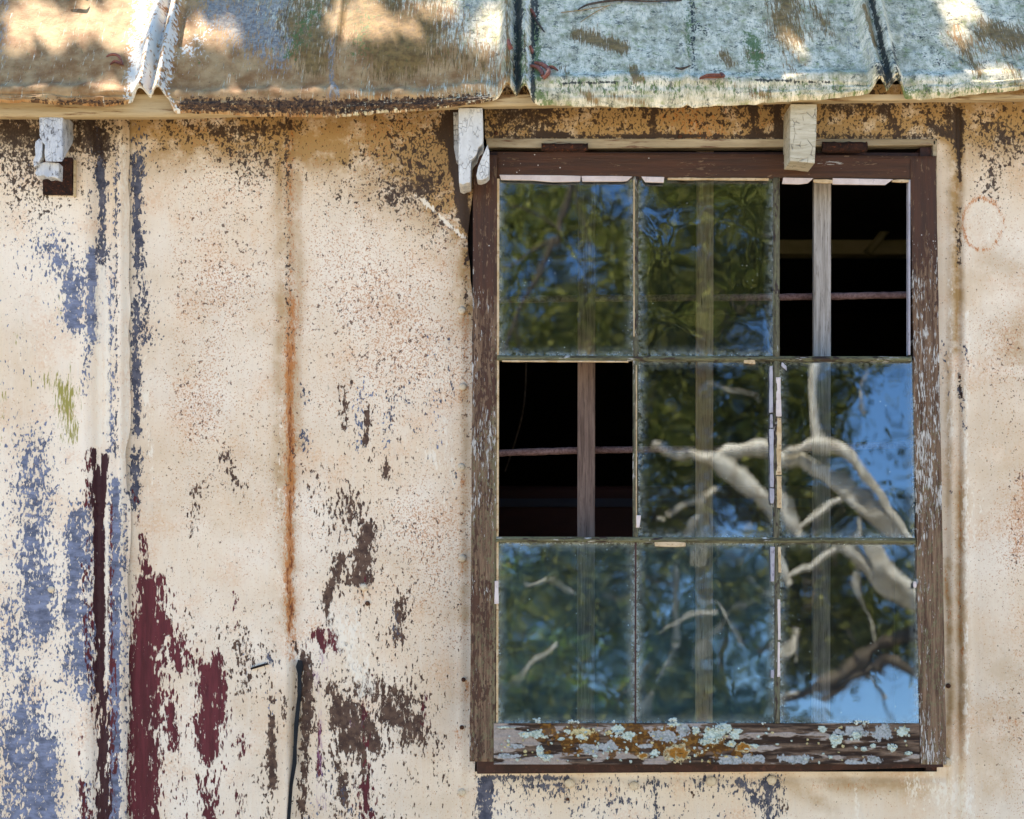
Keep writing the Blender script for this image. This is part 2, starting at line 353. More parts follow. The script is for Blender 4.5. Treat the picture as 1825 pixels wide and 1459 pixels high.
def mat_glass(name, wav=1., dirt=.05, wscale=.9, seed=0, ior=2.6, tint=(80, 100, 112)):
    s = SH(name); v = s.attr('pc', True); t = s.t
    h = s.ma('ADD', s.noise(v, wscale, 1, .4, dist=.4, seed=seed + 1, stretch=(1.1, .8, 0)), s.ma('MULTIPLY', s.noise(v, wscale * 3.1, 1, .4, seed=seed + 2, stretch=(1, .8, 0)), .08))
    nrm = s.bump(h, .0004 * wav, 1.)
    fr = t.nodes.new('ShaderNodeFresnel'); fr.inputs['IOR'].default_value = ior
    gl = t.nodes.new('ShaderNodeBsdfGlossy'); gl.inputs['Roughness'].default_value = .004; gl.inputs['Color'].default_value = (.84, .93, 1, 1); s.put(gl.inputs['Normal'], nrm)
    tr = t.nodes.new('ShaderNodeBsdfTransparent'); tr.inputs['Color'].default_value = (.94, .96, .95, 1)
    m1 = t.nodes.new('ShaderNodeMixShader'); s.put(m1.inputs[0], fr.outputs[0]); s.put(m1.inputs[1], tr.outputs[0]); s.put(m1.inputs[2], gl.outputs[0])
    e = s.attr('edge'); lo = s.attr('low')
    n = s.noise(v, 3, 6, .7, seed=seed + 3, stretch=(1, .8, 1)); n2 = s.noise(v, 11, 4, .7, seed=seed + 4)
    dm = s.ma('MULTIPLY', s.ss(n, .25, .75, .3, 1.6), dirt)
    dm = s.ma('ADD', dm, s.ma('MULTIPLY', s.ma('MULTIPLY', e, s.ss(n2, .35, .62)), .5))
    dm = s.ma('ADD', dm, s.ma('MULTIPLY', lo, s.ss(n, .1, .7, .0, .07)))
    sp = s.voro(v, 6, seed=seed + 5); dots = s.ma('MULTIPLY', s.ss(sp, .07, .04), s.ss(s.noise(v, 1.4, 3, .6, seed=seed + 6), .44, .56))
    sp2 = s.voro(v, 15, seed=seed + 8); dots2 = s.ma('MULTIPLY', s.ss(sp2, .13, .08), s.ss(s.ma('ADD', s.noise(v, 1.1, 3, .6, seed=seed + 9), s.ma('MULTIPLY', e, .2)), .55, .68))
    dm = s.ma('ADD', dm, s.ma('MULTIPLY', s.ma('MAXIMUM', dots, dots2), .5), clamp=True)
    df = t.nodes.new('ShaderNodeBsdfDiffuse'); s.put(df.inputs['Color'], s.mix(s.ma('MAXIMUM', s.ma('MAXIMUM', dots, dots2), e), C(*tint), C(200, 206, 196)))
    m2 = t.nodes.new('ShaderNodeMixShader'); s.put(m2.inputs[0], dm); s.put(m2.inputs[1], m1.outputs[0]); s.put(m2.inputs[2], df.outputs[0])
    t.links.new(m2.outputs[0], s.out.inputs[0]); return s.m
def mat_leaf(name, c0, c1, c2):
    s = SH(name); v = s.obj(); n = s.noise(v, 2.2, 4, .7, seed=1); n2 = s.noise(v, 14, 2, .5, seed=2)
    col = s.mix(s.ss(n, .35, .65), C(*c0), C(*c1)); col = s.mix(s.ss(n2, .5, .7), col, C(*c2))
    t = s.t; df = t.nodes.new('ShaderNodeBsdfDiffuse'); s.put(df.inputs[0], col)
    tl = t.nodes.new('ShaderNodeBsdfTranslucent'); s.put(tl.inputs[0], col)
    m = t.nodes.new('ShaderNodeMixShader'); m.inputs[0].default_value = .35
    t.links.new(df.outputs[0], m.inputs[1]); t.links.new(tl.outputs[0], m.inputs[2]); t.links.new(m.outputs[0], s.out.inputs[0]); return s.m
M_wall = mat_wall(); M_roof = mat_roof()
M_stile = mat_wood('sash_paint_upright', True); M_rail = mat_wood('sash_paint_rail', False)
M_munt = mat_wood('bar_wood_upright', True, ((54, 48, 34), (112, 106, 84)), (44, 34, 24), (200, 196, 186))
M_munth = mat_wood('bar_wood_level', False, ((54, 50, 34), (112, 108, 80)), (44, 34, 24), (200, 196, 186))
M_fascia = mat_simple('fascia_timber', C(176, 150, 108, .8), C(206, 184, 146, .85), 2.5, (.15, 1, 2), .8, .0008, C(120, 88, 56, .8))
M_white = mat_simple('white_cracked_paint', C(198, 196, 190, .9), C(222, 220, 214, .92), 3, (1, 1, .6), .75, .0012, C(150, 148, 144, .9), crack=16)
M_white2 = mat_simple('cream_end_grain', C(178, 166, 140, .9), C(206, 196, 172, .92), 3, (.5, 1, 3), .8, .0012, C(150, 138, 112, .9), crack=8)
M_rot = mat_simple('rotten_white_wood', C(176, 180, 186, .9), C(214, 214, 212, .92), 5, (1, 1, .5), .85, .003, C(86, 82, 82, .9), crack=18)
M_rust = mat_simple('rusted_iron', C(26, 15, 12), C(58, 32, 22), 6, (1, 1, 1), .9, .003, C(112, 60, 32))
M_nail = mat_simple('painted_nail', C(206, 188, 158, .9), C(222, 206, 180, .9), 10, (1, 1, 1), .6, .0005, C(150, 120, 88))
M_hole = mat_simple('rusty_nail_and_hole', C(44, 28, 22), C(96, 60, 40), 20, (1, 1, 1), .9, .001)
M_frame = mat_simple('dark_frame_paint', C(44, 24, 20), C(66, 38, 30), 3, (1, 1, 1), .6, .0006, C(84, 50, 40))
M_lip = mat_simple('window_head_metal', C(150, 132, 104, .85), C(198, 180, 150, .85), 2.5, (.2, 1, 2), .75, .0008, C(104, 62, 44, .8))
M_putty = mat_simple('dried_putty', C(204, 186, 178, .9), C(222, 206, 198, .9), 4, (1, 1, 1), .8, .0006, C(188, 174, 170, .9))
M_putty2 = mat_simple('peeling_ochre_putty', C(184, 152, 108, .9), C(212, 186, 150, .9), 5, (1, 1, 1), .8, .0008, C(140, 100, 60, .9))
M_putty3 = mat_simple('peeling_lilac_putty', C(160, 154, 160, .85), C(186, 180, 184, .85), 5, (1, 1, .4), .8, .0008, C(120, 112, 120, .9))
M_bar = [mat_simple('batten_brown', C(88, 70, 62), C(134, 112, 100), 6, (2.2, 1, .12), .85, .0012, C(56, 42, 36)),
         mat_simple('batten_tan', C(180, 146, 112), C(216, 190, 158), 6, (2.2, 1, .12), .85, .0012, C(96, 72, 50)),
         mat_simple('batten_grey', C(132, 124, 116), C(182, 174, 166), 6, (2.2, 1, .12), .85, .0012, C(96, 86, 78))]
M_rod = mat_simple('rusty_rod', C(90, 66, 64), C(140, 112, 108), 20, (1, 1, 1), .9, .001, C(70, 44, 38))
M_dark = mat_simple('near_black_brown', C(20, 14, 12), C(34, 24, 20), 2, (1, 1, 3), .9, .001)  # near-black brown shared by the shed boards and the slit
M_beam = mat_simple('pale_beam', C(170, 160, 112), C(196, 184, 136), 2, (.3, 1, 1), .8, .001)
M_red = mat_simple('oxblood_board', C(48, 18, 15), C(60, 24, 20), 2, (.3, 1, 1), .7, .001)
M_strip = mat_simple('blue_grey_strip', C(40, 40, 54), C(54, 54, 68), 2, (.3, 1, 1), .7, .001)
M_bark = mat_simple('pale_bark', C(196, 184, 162), C(242, 236, 220), 1.6, (1, 1, .5), .9, .03, C(120, 104, 84), detail=4)
M_bark2 = mat_simple('grey_or_shaded_bark', C(64, 56, 48), C(112, 100, 84), .8, (1, 1, .4), .9, .02, C(42, 36, 30))
M_leaf = mat_leaf('olive_leaf', (18, 22, 13), (116, 124, 56), (188, 186, 108))  # near-black and pale tones paint shaded depth and highlights into the crown
M_leaf2 = mat_leaf('dark_leaf', (40, 52, 28), (66, 82, 38), (92, 104, 46))
M_leaf3 = mat_leaf('bright_leaf', (110, 140, 56), (140, 168, 74), (160, 182, 90))
M_grass = mat_simple('dry_grass', C(128, 120, 104), C(160, 150, 134), .4, (1, 1, 1), .95, .02, C(96, 100, 64))
M_dry = mat_simple('dry_leaf', C(110, 62, 46), C(156, 96, 76), 10, (1, 1, 1), .7, .001, C(84, 52, 40))
M_dry2 = mat_simple('grey_green_leaf', C(120, 128, 104), C(156, 160, 132), 10, (1, 1, 1), .6, .001)
M_twig = mat_simple('twig_bark', C(58, 46, 38), C(96, 80, 66), 14, (1, 1, 1), .9, .001)
M_straw = mat_simple('pine_needle', C(150, 116, 66), C(176, 140, 86), 10, (1, 1, 1), .8, .001)
M_split = mat_simple('split_edge_metal', C(14, 15, 17), C(30, 34, 38), 3, (1, 1, .5), .9, .001)
M_lich = mat_simple('pale_lichen', C(172, 182, 170), C(214, 218, 206), 14, (1, 1, 1), .95, .002, C(140, 152, 140))
# ------------------------------------------------------------------ ground
gr = npmesh('ground', [(-400, -400, 0), (400, -400, 0), (400, 400, 0), (-400, 400, 0)], [[0, 1, 2, 3]])
tag(link('ground', gr, M_grass), kind='structure')
# ------------------------------------------------------------------ THE SHED
shed = tag(empty('iron_shed'), 'old flat iron shed with flaking cream paint, lichened eave and brown nine-pane window', 'shed')
def ax(fine0, fine1, lo, hi, st, coarse=40):
    return np.unique(np.round(np.concatenate([np.arange(lo, fine0, coarse), np.arange(fine0, fine1, st), np.arange(fine1, hi, coarse), [hi]]), 2))
def rib(X, c, w, h):
    t = np.clip(1 - np.abs(X - c) / w, 0, 1); return h * t * t * (3 - 2 * t)
def dent(X, Y, k=1.):
    return ((fbm(X, Y, 260, 3, 5) - .5) * .007 + (fbm(X, Y, 60, 3, 8) - .5) * .0016) * k
XA = ['O', 'N', 'S', 'G', 'D', 'U', 'R', 'M', 'Y', 'V', 'K', 'W']
def pc(X, Y, Z=None):
    return np.stack([X / 100, Y / 100, (0 * X if Z is None else Z * 10)], -1)
def wall(name, xs, ys, dep, L, label, warp=None, keepf=None, base=None, skirt=(0, .003, 0)):
    X, Y = np.meshgrid(xs, ys)
    Xw = X.copy()
    if warp is not None: Xw = warp(X, Y)
    yy = -dep(Xw, Y); P = np.stack(W(Xw, Y, yy), -1)
    wb = (fbm(Y * 0 + 1, Y, 110, 4, 66) - .5) * 22 + (fbm(Xw, Y, 14, 3, 67) - .5) * 9
    A = {k: strokes(Xw + (wb if k in 'NO' else 0), Y, L.get(k, [])) for k in XA}
    if base: base(A, Xw, Y)
    A['pc'] = pc(Xw, Y)
    keep = None
    if keepf is not None:
        cx = (X[:-1, :-1] + X[1:, 1:]) / 2; cy = (Y[:-1, :-1] + Y[1:, 1:]) / 2; keep = keepf(cx, cy)
    o = grid(name, P, A, M_wall, shed, skirt, keep); tag(o, label); return o
YS = ax(190, 1470, 150, 2400, 4); 
# left sheet, its rolled seam lapping over the middle sheet
def dep_left(X, Y):
    return .006 + dent(X, Y) + rib(X, 213, 20, .024) + rib(X, 150, 18, .006) - rib(X, 177, 15, .009) + rib(X, 40, 400, .003)
def lipx(Y): return 231 + (fbm(Y * 0 + 3, Y, 90, 3, 2) - .5) * 16 - 5 * np.exp(-((Y - 800) / 25.) ** 2) - 4 * sst(900, 1450, Y)
def warp_left(X, Y):
    t = sst(190, 236, X); return X + t * (lipx(Y) - 236)
def base_left(A, X, Y):
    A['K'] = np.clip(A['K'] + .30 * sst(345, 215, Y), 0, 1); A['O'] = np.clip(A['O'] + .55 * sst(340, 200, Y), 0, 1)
    A['G'] = np.clip(A['G'] + .12 * sst(150, 30, X) + .10 * sst(500, 1200, Y) + .16 * np.exp(-((X - 60) / 45) ** 2) * sst(700, 860, Y), 0, 1)
    A['S'] = np.clip(A['S'] + .12, 0, 1); A['N'] = A['N']
L1 = {'G': [(92,440,118,480,34,.62),(130,500,133,575,18,1.),(165,450,162,600,12,1.),(156,620,150,690,9,.6),(65,780,66,1090,28,.42),(50,820,52,1000,20,.36),
            (150,915,150,1200,26,.62),(135,920,128,1100,14,.85),(140,1150,150,1235,22,.66),(78,1050,72,1120,22,.7),(40,1280,58,1475,40,.46),(82,1330,85,1475,22,.66),(12,1080,20,1190,16,.4),(20,1300,15,1475,18,.5),
            (206,860,204,1470,10,1.),(198,480,197,800,6,.7),(206,260,205,420,6,.5),(222,900,224,1200,5,.45),(147,1380,150,1470,12,.5),(115,1170,118,1240,10,.35),(50,1200,40,1250,12,.4)],
      'U': [(174,230,180,335,9,.9),(183,320,181,470,9,1.),(160,340,158,390,5,.6),(212,300,208,380,5,.5),(165,220,172,300,12,.55),(207,300,207,820,4,.6),(236,230,236,1470,3,.5),(225,840,226,1470,5,.45)],
      'Y': [(84,672,122,700,18,.62),(112,700,124,775,20,.72),(124,650,126,790,7,.5),(26,530,30,620,5,.4),(96,565,86,620,5,.35),(8,700,2,790,9,.45),(50,665,62,700,8,.3),(100,480,108,560,12,.25),(20,760,10,900,7,.28)],
      'R': [(150,1000,158,1200,5,.5),(198,900,199,1470,4,.6),(158,800,156,900,7,.6),(161,900,164,1300,7,.42),(150,1400,158,1475,13,.66),(204,1180,207,1475,5,.45),(186,1300,190,1470,4,.3),(205,1050,205,1180,4,.35),(142,1320,150,1350,10,.35)],
      'M': [(169,805,175,900,6,.95),(187,812,186,900,6,.95),(178,900,180,1150,13,1.),(180,1150,183,1480,14,1.),(172,860,176,1100,9,1.)],
      'K': [(0,215,60,330,60,.42),(30,235,165,262,24,.42),(20,330,70,365,25,.30),(150,215,185,270,22,.5)],
      'W': [(191,560,192,790,5,.95),(183,480,187,560,6,.8),(222,260,226,820,5,.7),(190,905,190,1220,3.5,.95),(216,700,218,1000,4,.6),(176,480,178,790,10,.7),(60,560,60,650,60,.3)],
      'O': [(20,540,60,900,30,.15),(40,1000,20,1100,30,.12)]}
left = wall('wall_sheet', np.unique(np.concatenate([ax(-40, 140, -700, 140, 5), np.arange(140, 237, 2.5), [236]])), YS, dep_left, L1,
            'left wall sheet, cream over blue-grey paint with a dark maroon strip down its seam', warp_left, base=base_left)
# middle sheet with a rust-streaked fold
def dep_mid(X, Y):
    return .0 + dent(X, Y, 1.2) + rib(X, 508, 20, .013) + rib(X, 531, 9, -.002) + rib(X, 822, 14, .002) - .0 * X
def warp_mid(X, Y):
    t = sst(800, 845, X); return X + t * (-7 * np.exp(-((Y - 430) / 60.) ** 2) + (fbm(Y * 0, Y, 70, 3, 4) - .5) * 7 + 5 * sst(700, 1300, Y) - 3)
def base_mid(A, X, Y):
    top = sst(470, 210, Y)
    n = fbm(X, Y, 90, 3, 11)
    A['O'] = np.clip(A['O'] + .85 * sst(350, 200, Y + 60 * (n - .5)) * (.6 + .8 * n) + .06 + .14 * sst(.42, .7, fbm(X, Y, 150, 4, 77)), 0, 1)
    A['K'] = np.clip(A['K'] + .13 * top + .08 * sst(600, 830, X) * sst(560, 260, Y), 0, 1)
    A['S'] = np.clip(A['S'] + .42 * sst(280, 330, X) * sst(1500, 600, Y) * (.5 + n) + .14 * sst(560, 800, X) + .10, 0, 1)
    A['D'] = np.clip(A['D'] + .10 * sst(780, 1250, Y) + .14 * sst(600, 760, Y) * sst(560, 620, X) * sst(780, 700, X), 0, 1)
L2 = {'O': [(513,210,513,1120,13,.42),(497,230,498,900,10,.45),(530,230,530,800,8,.35),(520,600,518,1100,9,.5),(700,240,832,400,48,.9),(640,320,780,350,50,.4),(832,430,832,560,22,.7),(560,250,700,270,60,.5),(828,700,829,1100,9,.35),(480,240,300,240,40,.4)],
      'N': [(822,562,822,580,9,.5),(824,700,823,716,9,.45),(822,842,822,866,9,.5),(824,1004,824,1020,9,.45),(648,1056,648,1085,7,.4),(823,1420,823,1440,9,.45),(826,1215,826,1240,8,.6),(823,1300,823,1325,8,.6),(516,540,518,1170,14,.62),(517,620,518,1120,7,.95),(514,200,517,620,10,.52),(640,480,700,560,50,.18),(740,1000,760,1060,30,.22),(760,700,800,800,30,.2),(828,560,828,640,6,.5),(818,900,826,1180,6,.3)],
      'S': [(330,700,380,820,90,.45),(650,560,700,620,90,.5),(740,960,760,1120,70,.45),(830,600,825,1000,10,.4),(420,430,380,500,80,.4)],
      'U': [(243,280,246,470,11,.92),(250,480,262,600,18,.62),(243,540,240,660,9,.8),(242,650,244,770,9,1.),(243,805,240,900,10,1.),(240,560,262,560,14,.4),(246,240,250,300,14,.5),
            (700,700,695,760,8,.55),(730,690,780,700,30,.30),(540,690,545,715,8,.6),(540,770,545,800,7,.7),(478,1165,485,1180,8,.6),(700,1080,706,1130,8,.5),(580,1380,640,1450,20,.35),(800,600,806,700,6,.45),(810,840,812,870,5,.5),(740,760,765,820,9,.35)],
      'G': [(645,690,640,760,14,.45),(690,740,688,800,10,.42),(766,610,770,640,8,.3),(775,700,780,790,10,.32),(655,700,640,800,14,.3),(485,1230,480,1270,8,.5),(440,1170,445,1200,8,.4),(560,1440,545,1475,14,.4)],
      'D': [(352,870,343,950,11,.66),(400,808,420,860,11,.62),(432,850,445,900,8,.4),(605,1000,580,1070,12,.80),(655,945,640,1030,15,.92),(620,1035,660,1030,9,.7),(560,860,600,930,28,.38),(615,880,640,940,20,.5),(580,1060,584,1110,8,.6),
            (612,690,614,760,8,.66),(655,735,652,790,6,.72),(685,820,688,850,6,.95),(716,1075,710,1125,10,.66),(730,1060,705,1130,14,.4),(545,1180,548,1300,13,.92),(545,1300,538,1445,8,.85),(528,1150,545,1180,9,.7),
            (590,1225,600,1290,14,.7),(620,1270,628,1330,20,.92),(650,1290,670,1330,16,.66),(690,1270,740,1290,20,.8),(720,1300,765,1330,20,.55),(640,1230,720,1250,26,.5),(610,1390,612,1428,8,1.),(486,1280,485,1400,7,.92),(478,1340,470,1400,12,.45),
            (425,1150,440,1220,18,.50),(400,1130,460,1160,26,.34),(480,1210,484,1260,8,.5),(600,1330,620,1440,14,.4),(648,1330,650,1400,8,.6),(560,1340,590,1460,12,.35),(505,1240,507,1290,5,.5),(740,1210,760,1260,20,.35),(770,1340,800,1400,5,.4),(480,1400,478,1475,8,.5),(500,820,520,900,40,.12),(340,1090,330,1200,20,.2)],
      'R': [(253,955,262,1040,8,.75),(262,1040,270,1140,20,.90),(288,1030,292,1120,12,.66),(262,1100,262,1210,26,.92),(250,1160,252,1475,24,1.),(280,1250,270,1475,16,.66),(300,1120,322,1190,12,.66),(305,1260,310,1330,10,.8),(325,1150,360,1200,24,.46),
            (375,1200,372,1330,22,.92),(385,1170,400,1290,13,.7),(350,1290,360,1320,12,.7),(365,1340,372,1475,15,.62),(395,1360,380,1475,8,.45),(428,1315,432,1345,8,.7),(425,1380,430,1450,10,.40),(300,1190,330,1475,12,.34),
            (570,1128,576,1160,8,.85),(592,1128,600,1155,11,.85),(560,1130,550,1140,8,.5),(570,1290,568,1380,4,.8),(650,1250,655,1475,8,.45),(650,1400,658,1475,14,.6),(760,1240,755,1290,6,.45),(418,1060,420,1120,5,.45),(650,1020,648,1055,4,.3),(240,880,246,930,5,.5),(655,1200,650,1240,6,.3)],
      'V': [(570,1160,590,1200,9,.5),(562,1200,575,1240,10,.5),(571,1260,568,1350,6,.62),(572,1350,575,1440,9,.55),(632,1290,650,1290,14,.3),(756,1240,758,1300,6,.4)],
      'K': [(813,200,812,300,9,1.),(802,250,828,400,8,.8),(826,300,830,400,7,.9),(835,380,832,470,6,.6),(740,270,780,400,40,.32),(800,215,790,240,14,.8),(640,330,700,260,60,.2),(512,215,512,330,6,.42),(512,330,513,600,5,.35),(420,250,460,290,42,.42),(380,230,480,230,14,.5),(500,225,530,225,12,.5),(300,240,340,230,30,.3),(830,500,832,560,5,.5),(700,345,760,330,30,.5)],
      'M': [(812,205,815,300,6,.7)],
      'W': [(760,360,800,400,3.5,.9),(800,400,825,422,4,.9),(735,345,765,365,5,.7),(790,640,800,900,22,.45),(750,800,790,830,14,.6),(620,1100,650,1230,24,.6),(600,1110,640,1200,18,.7),(258,640,270,860,12,.5),(500,700,496,1100,5,.4),(700,870,780,900,34,.2)]}
mid = wall('wall_sheet', np.unique(np.concatenate([np.arange(205, 490, 4.5), np.arange(490, 545, 2.), np.arange(545, 800, 4.5), np.arange(800, 846, 3), [845]])), YS, dep_mid, L2,
           'middle wall sheet with an orange rust streak down its fold and maroon flakes below', warp_mid, base=base_mid)
# sheet round the window: strip above, panel right and panel under the sill
def dep_r(X, Y):
    side = rib(X, 1722, 17, .010) + rib(X, 1698, 13, .004) - rib(X, 1708, 6, .003)
    below = sst(1378, 1392, Y) * sst(1690, 1640, X)
    return .001 + dent(X, Y, .9) + side + below * (rib(X, 1165, 9, .006) + rib(X, 1366, 12, .007) + rib(X, 1525, 10, .003)) - .004 * np.exp(-((Y - 1384) / 8.) ** 2) * (X < 1690)
def base_r(A, X, Y):
    n = fbm(X, Y, 80, 3, 21)
    up = sst(262, 240, Y) * sst(1720, 1690, X); st = sst(330, 200, Y)
    A['O'] = np.clip(A['O'] + up * (.75 + .4 * n) + .75 * st * (.4 + n) * sst(1660, 1700, X) + .08 + .35 * sst(1640, 1760, X) * sst(1500, 700, Y) * (n - .2), 0, 1)
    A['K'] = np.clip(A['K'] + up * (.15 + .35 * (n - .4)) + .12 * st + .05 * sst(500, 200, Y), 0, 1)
    A['S'] = np.clip(A['S'] + .22 * sst(1660, 1720, X) + .3 * sst(1790, 1825, X) * sst(700, 900, Y) + .1, 0, 1)
    A['U'] = np.clip(A['U'] + .20 * sst(1375, 1395, Y) * sst(1420, 1380, X), 0, 1)
    d = np.sqrt(((X - 1752) / 33) ** 2 + ((Y - 398) / 44) ** 2) + .25 * (fbm(X, Y, 30, 3, 31) - .5)
    A['N'] = np.maximum(A['N'], .72 * np.exp(-((d - 1.05) / .14) ** 2)); A['W'] = np.maximum(A['W'], .4 * sst(1.0, .8, d))
L3 = {'O': [(1703,200,1702,620,10,.8),(1712,850,1712,1300,9,.6),(1690,560,1690,900,5,.4),(1690,1000,1692,1350,7,.65),(1800,600,1825,640,40,.35),(1480,1395,1640,1400,16,.55),(1400,1390,1480,1440,12,.45),(1760,470,1800,480,30,.3),(1800,1200,1780,1400,40,.25),(1735,220,1825,215,24,.8),(1225,240,1240,190,14,.6)],
      'N': [(1713,860,1713,1010,5,.50),(1712,1040,1712,1180,5,.55),(1690,1010,1690,1140,4,.55),(1825,850,1815,980,16,.48),(1805,940,1805,1100,12,.30),(1775,1285,1825,1287,8,.45),(1770,1260,1790,1270,10,.35),(1820,1090,1815,1200,12,.3),(1790,1370,1795,1420,8,.3),(1690,900,1690,960,4,.3),(1450,1400,1560,1405,10,.35),(1740,640,1825,700,24,.22),(1200,190,1260,240,40,.5),(1300,200,1400,235,40,.35)],
      'S': [(1815,850,1815,1000,24,.5),(1790,600,1800,760,40,.4),(1780,1260,1810,1300,30,.4)],
      'K': [(1780,240,1810,260,32,.46),(1757,225,1770,330,24,.36),(1708,200,1709,262,8,.8),(1708,270,1711,320,4,.85),(1708,370,1710,470,4,.6),(900,215,960,205,40,.34),(1690,190,1692,240,10,.4),(1385,190,1386,240,7,.6),(1395,225,1400,245,10,.7),(880,243,1660,243,4,.35),(960,239,1010,241,5,.8),(1110,243,1240,242,3,.7),(1330,243,1400,242,4,.6),(1580,200,1600,235,12,.4),(1660,225,1690,240,9,.5),(1485,190,1570,195,10,.35),(1708,660,1712,710,3,.6),(1000,190,1380,188,10,.15),(1165,190,1166,245,5,.5),(1340,195,1345,245,8,.5)],
      'U': [(866,1395,862,1475,13,.9),(850,1384,1010,1386,5,.66),(930,1400,1000,1399,4,.62),(1000,1405,1010,1404,6,.6),(1120,1425,1122,1430,4,.85),(1150,1395,1175,1392,10,.45),(1168,1400,1170,1475,6,.55),(1368,1385,1370,1475,8,.75),(1325,1400,1350,1430,12,.62),(1385,1390,1390,1450,10,.5),(1240,1392,1360,1395,12,.45),(1715,610,1724,640,4,.6),(1708,690,1716,712,5,.85),(1682,610,1684,640,4,.5),(1680,660,1690,700,6,.4),(1714,720,1718,760,4,.55),(1730,625,1733,650,3,.4),(1693,870,1695,880,4,.5),(900,1390,1100,1420,24,.30)],
      'G': [(870,1400,880,1450,14,.5)],
      'D': [(1395,1420,1400,1440,6,.6),(1232,1412,1238,1416,4,.8)],
      'W': [(1722,560,1722,1340,8,.6),(1692,500,1694,830,8,.5),(1527,1405,1528,1475,3,.9),(1735,880,1760,1100,20,.35),(1640,1400,1720,1430,34,.6),(1700,1340,1720,1475,16,.5)]}
xs3 = np.unique(np.concatenate([np.arange(846, 1660, 4.5), np.arange(1660, 1745, 2.5), np.arange(1745, 1900, 5), np.arange(1900, 2500, 40), [2500]]))
ys3 = np.unique(np.concatenate([[150, 170], np.arange(180, 246, 3), [247], np.arange(250, 1372, 4.5), np.arange(1372, 1475, 3), np.arange(1475, 2400, 40), [2400]]))
wall('wall_sheet', xs3, ys3, dep_r, L3, 'wall sheet round the window, rust-speckled above it and plain cream to its right',
     keepf=lambda x, y: ~((x < 1671) & (y > 247) & (y < 1376)) & ~((x < 866) & (y < 1300)), base=base_r)
# nails
def nail(px, py, r, y, mat, name='nail_head', flat=.45):
    c = WV(px, py, y); r *= SC; V = []; F = []; n = 12
    for j, (rr, h) in enumerate(((1.0, 0), (1.0, .35), (.8, .75), (.4, 1.0))):
        for k in range(n):
            a = 2 * math.pi * k / n; V.append(c + Vector((math.cos(a) * r * rr, -h * r * flat, math.sin(a) * r * rr)))
    for j in range(3):
        for k in range(n): F.append([j * n + k, j * n + (k + 1) % n, (j + 1) * n + (k + 1) % n, (j + 1) * n + k])
    F.append([3 * n + k for k in range(n)])
    return V, F
for px, py, r in ((823,553,7),(825,689,7),(822,832,7),(824,995,7),(823,1412,7),(648,1046,6.5),(1015,1396,9),(1130,1400,8),(1268,1392,9),(1375,1390,9),(1688,1358,8),(1728,822,6),(91,1050,6)):
    V, F = nail(px, py, r, -.0035 if px != 91 else -.0095, None); pymesh('nail_head', V, F, M_nail, shed, True)
for px, py, r in ((826,1211,4),(823,1296,4),(655,1075,4.5),(1690,1222,4.5),(1717,1027,4),(1712,672,3.5),(1212,243,4),(1012,1424,3),(884,237,4)):
    V, F = nail(px, py, r, -.0035, None); pymesh('nail_head', V, F, M_hole, shed, True)['label'] = 'rusted nail, or nail hole shown as a dark dome'  # first two are holes, their dark painted on raised domes
# torn edge down the fold of the middle sheet, and a short slit
V, F = prism([[(531,1176),(537,1178),(540,1186),(536,1205),(537,1230),(533,1270),(528,1330),(528,1360),(521,1400),(516,1475),(510,1475),(516,1395),(521,1360),(523,1325),(524,1290),(530,1240),(530,1200),(527,1188)]], -.0125, -.002)
pymesh('torn_edge', V, F, M_split, shed)  # near-black strip puts the shade of the torn gap into its colour
V, F = prism([[(446,1190),(458,1186),(476,1181),(479,1184),(462,1189),(448,1193)]], -.0045, -.001)
pymesh('slit', V, F, M_dark, shed)  # raised strip, its colour stands for the shade inside the slit
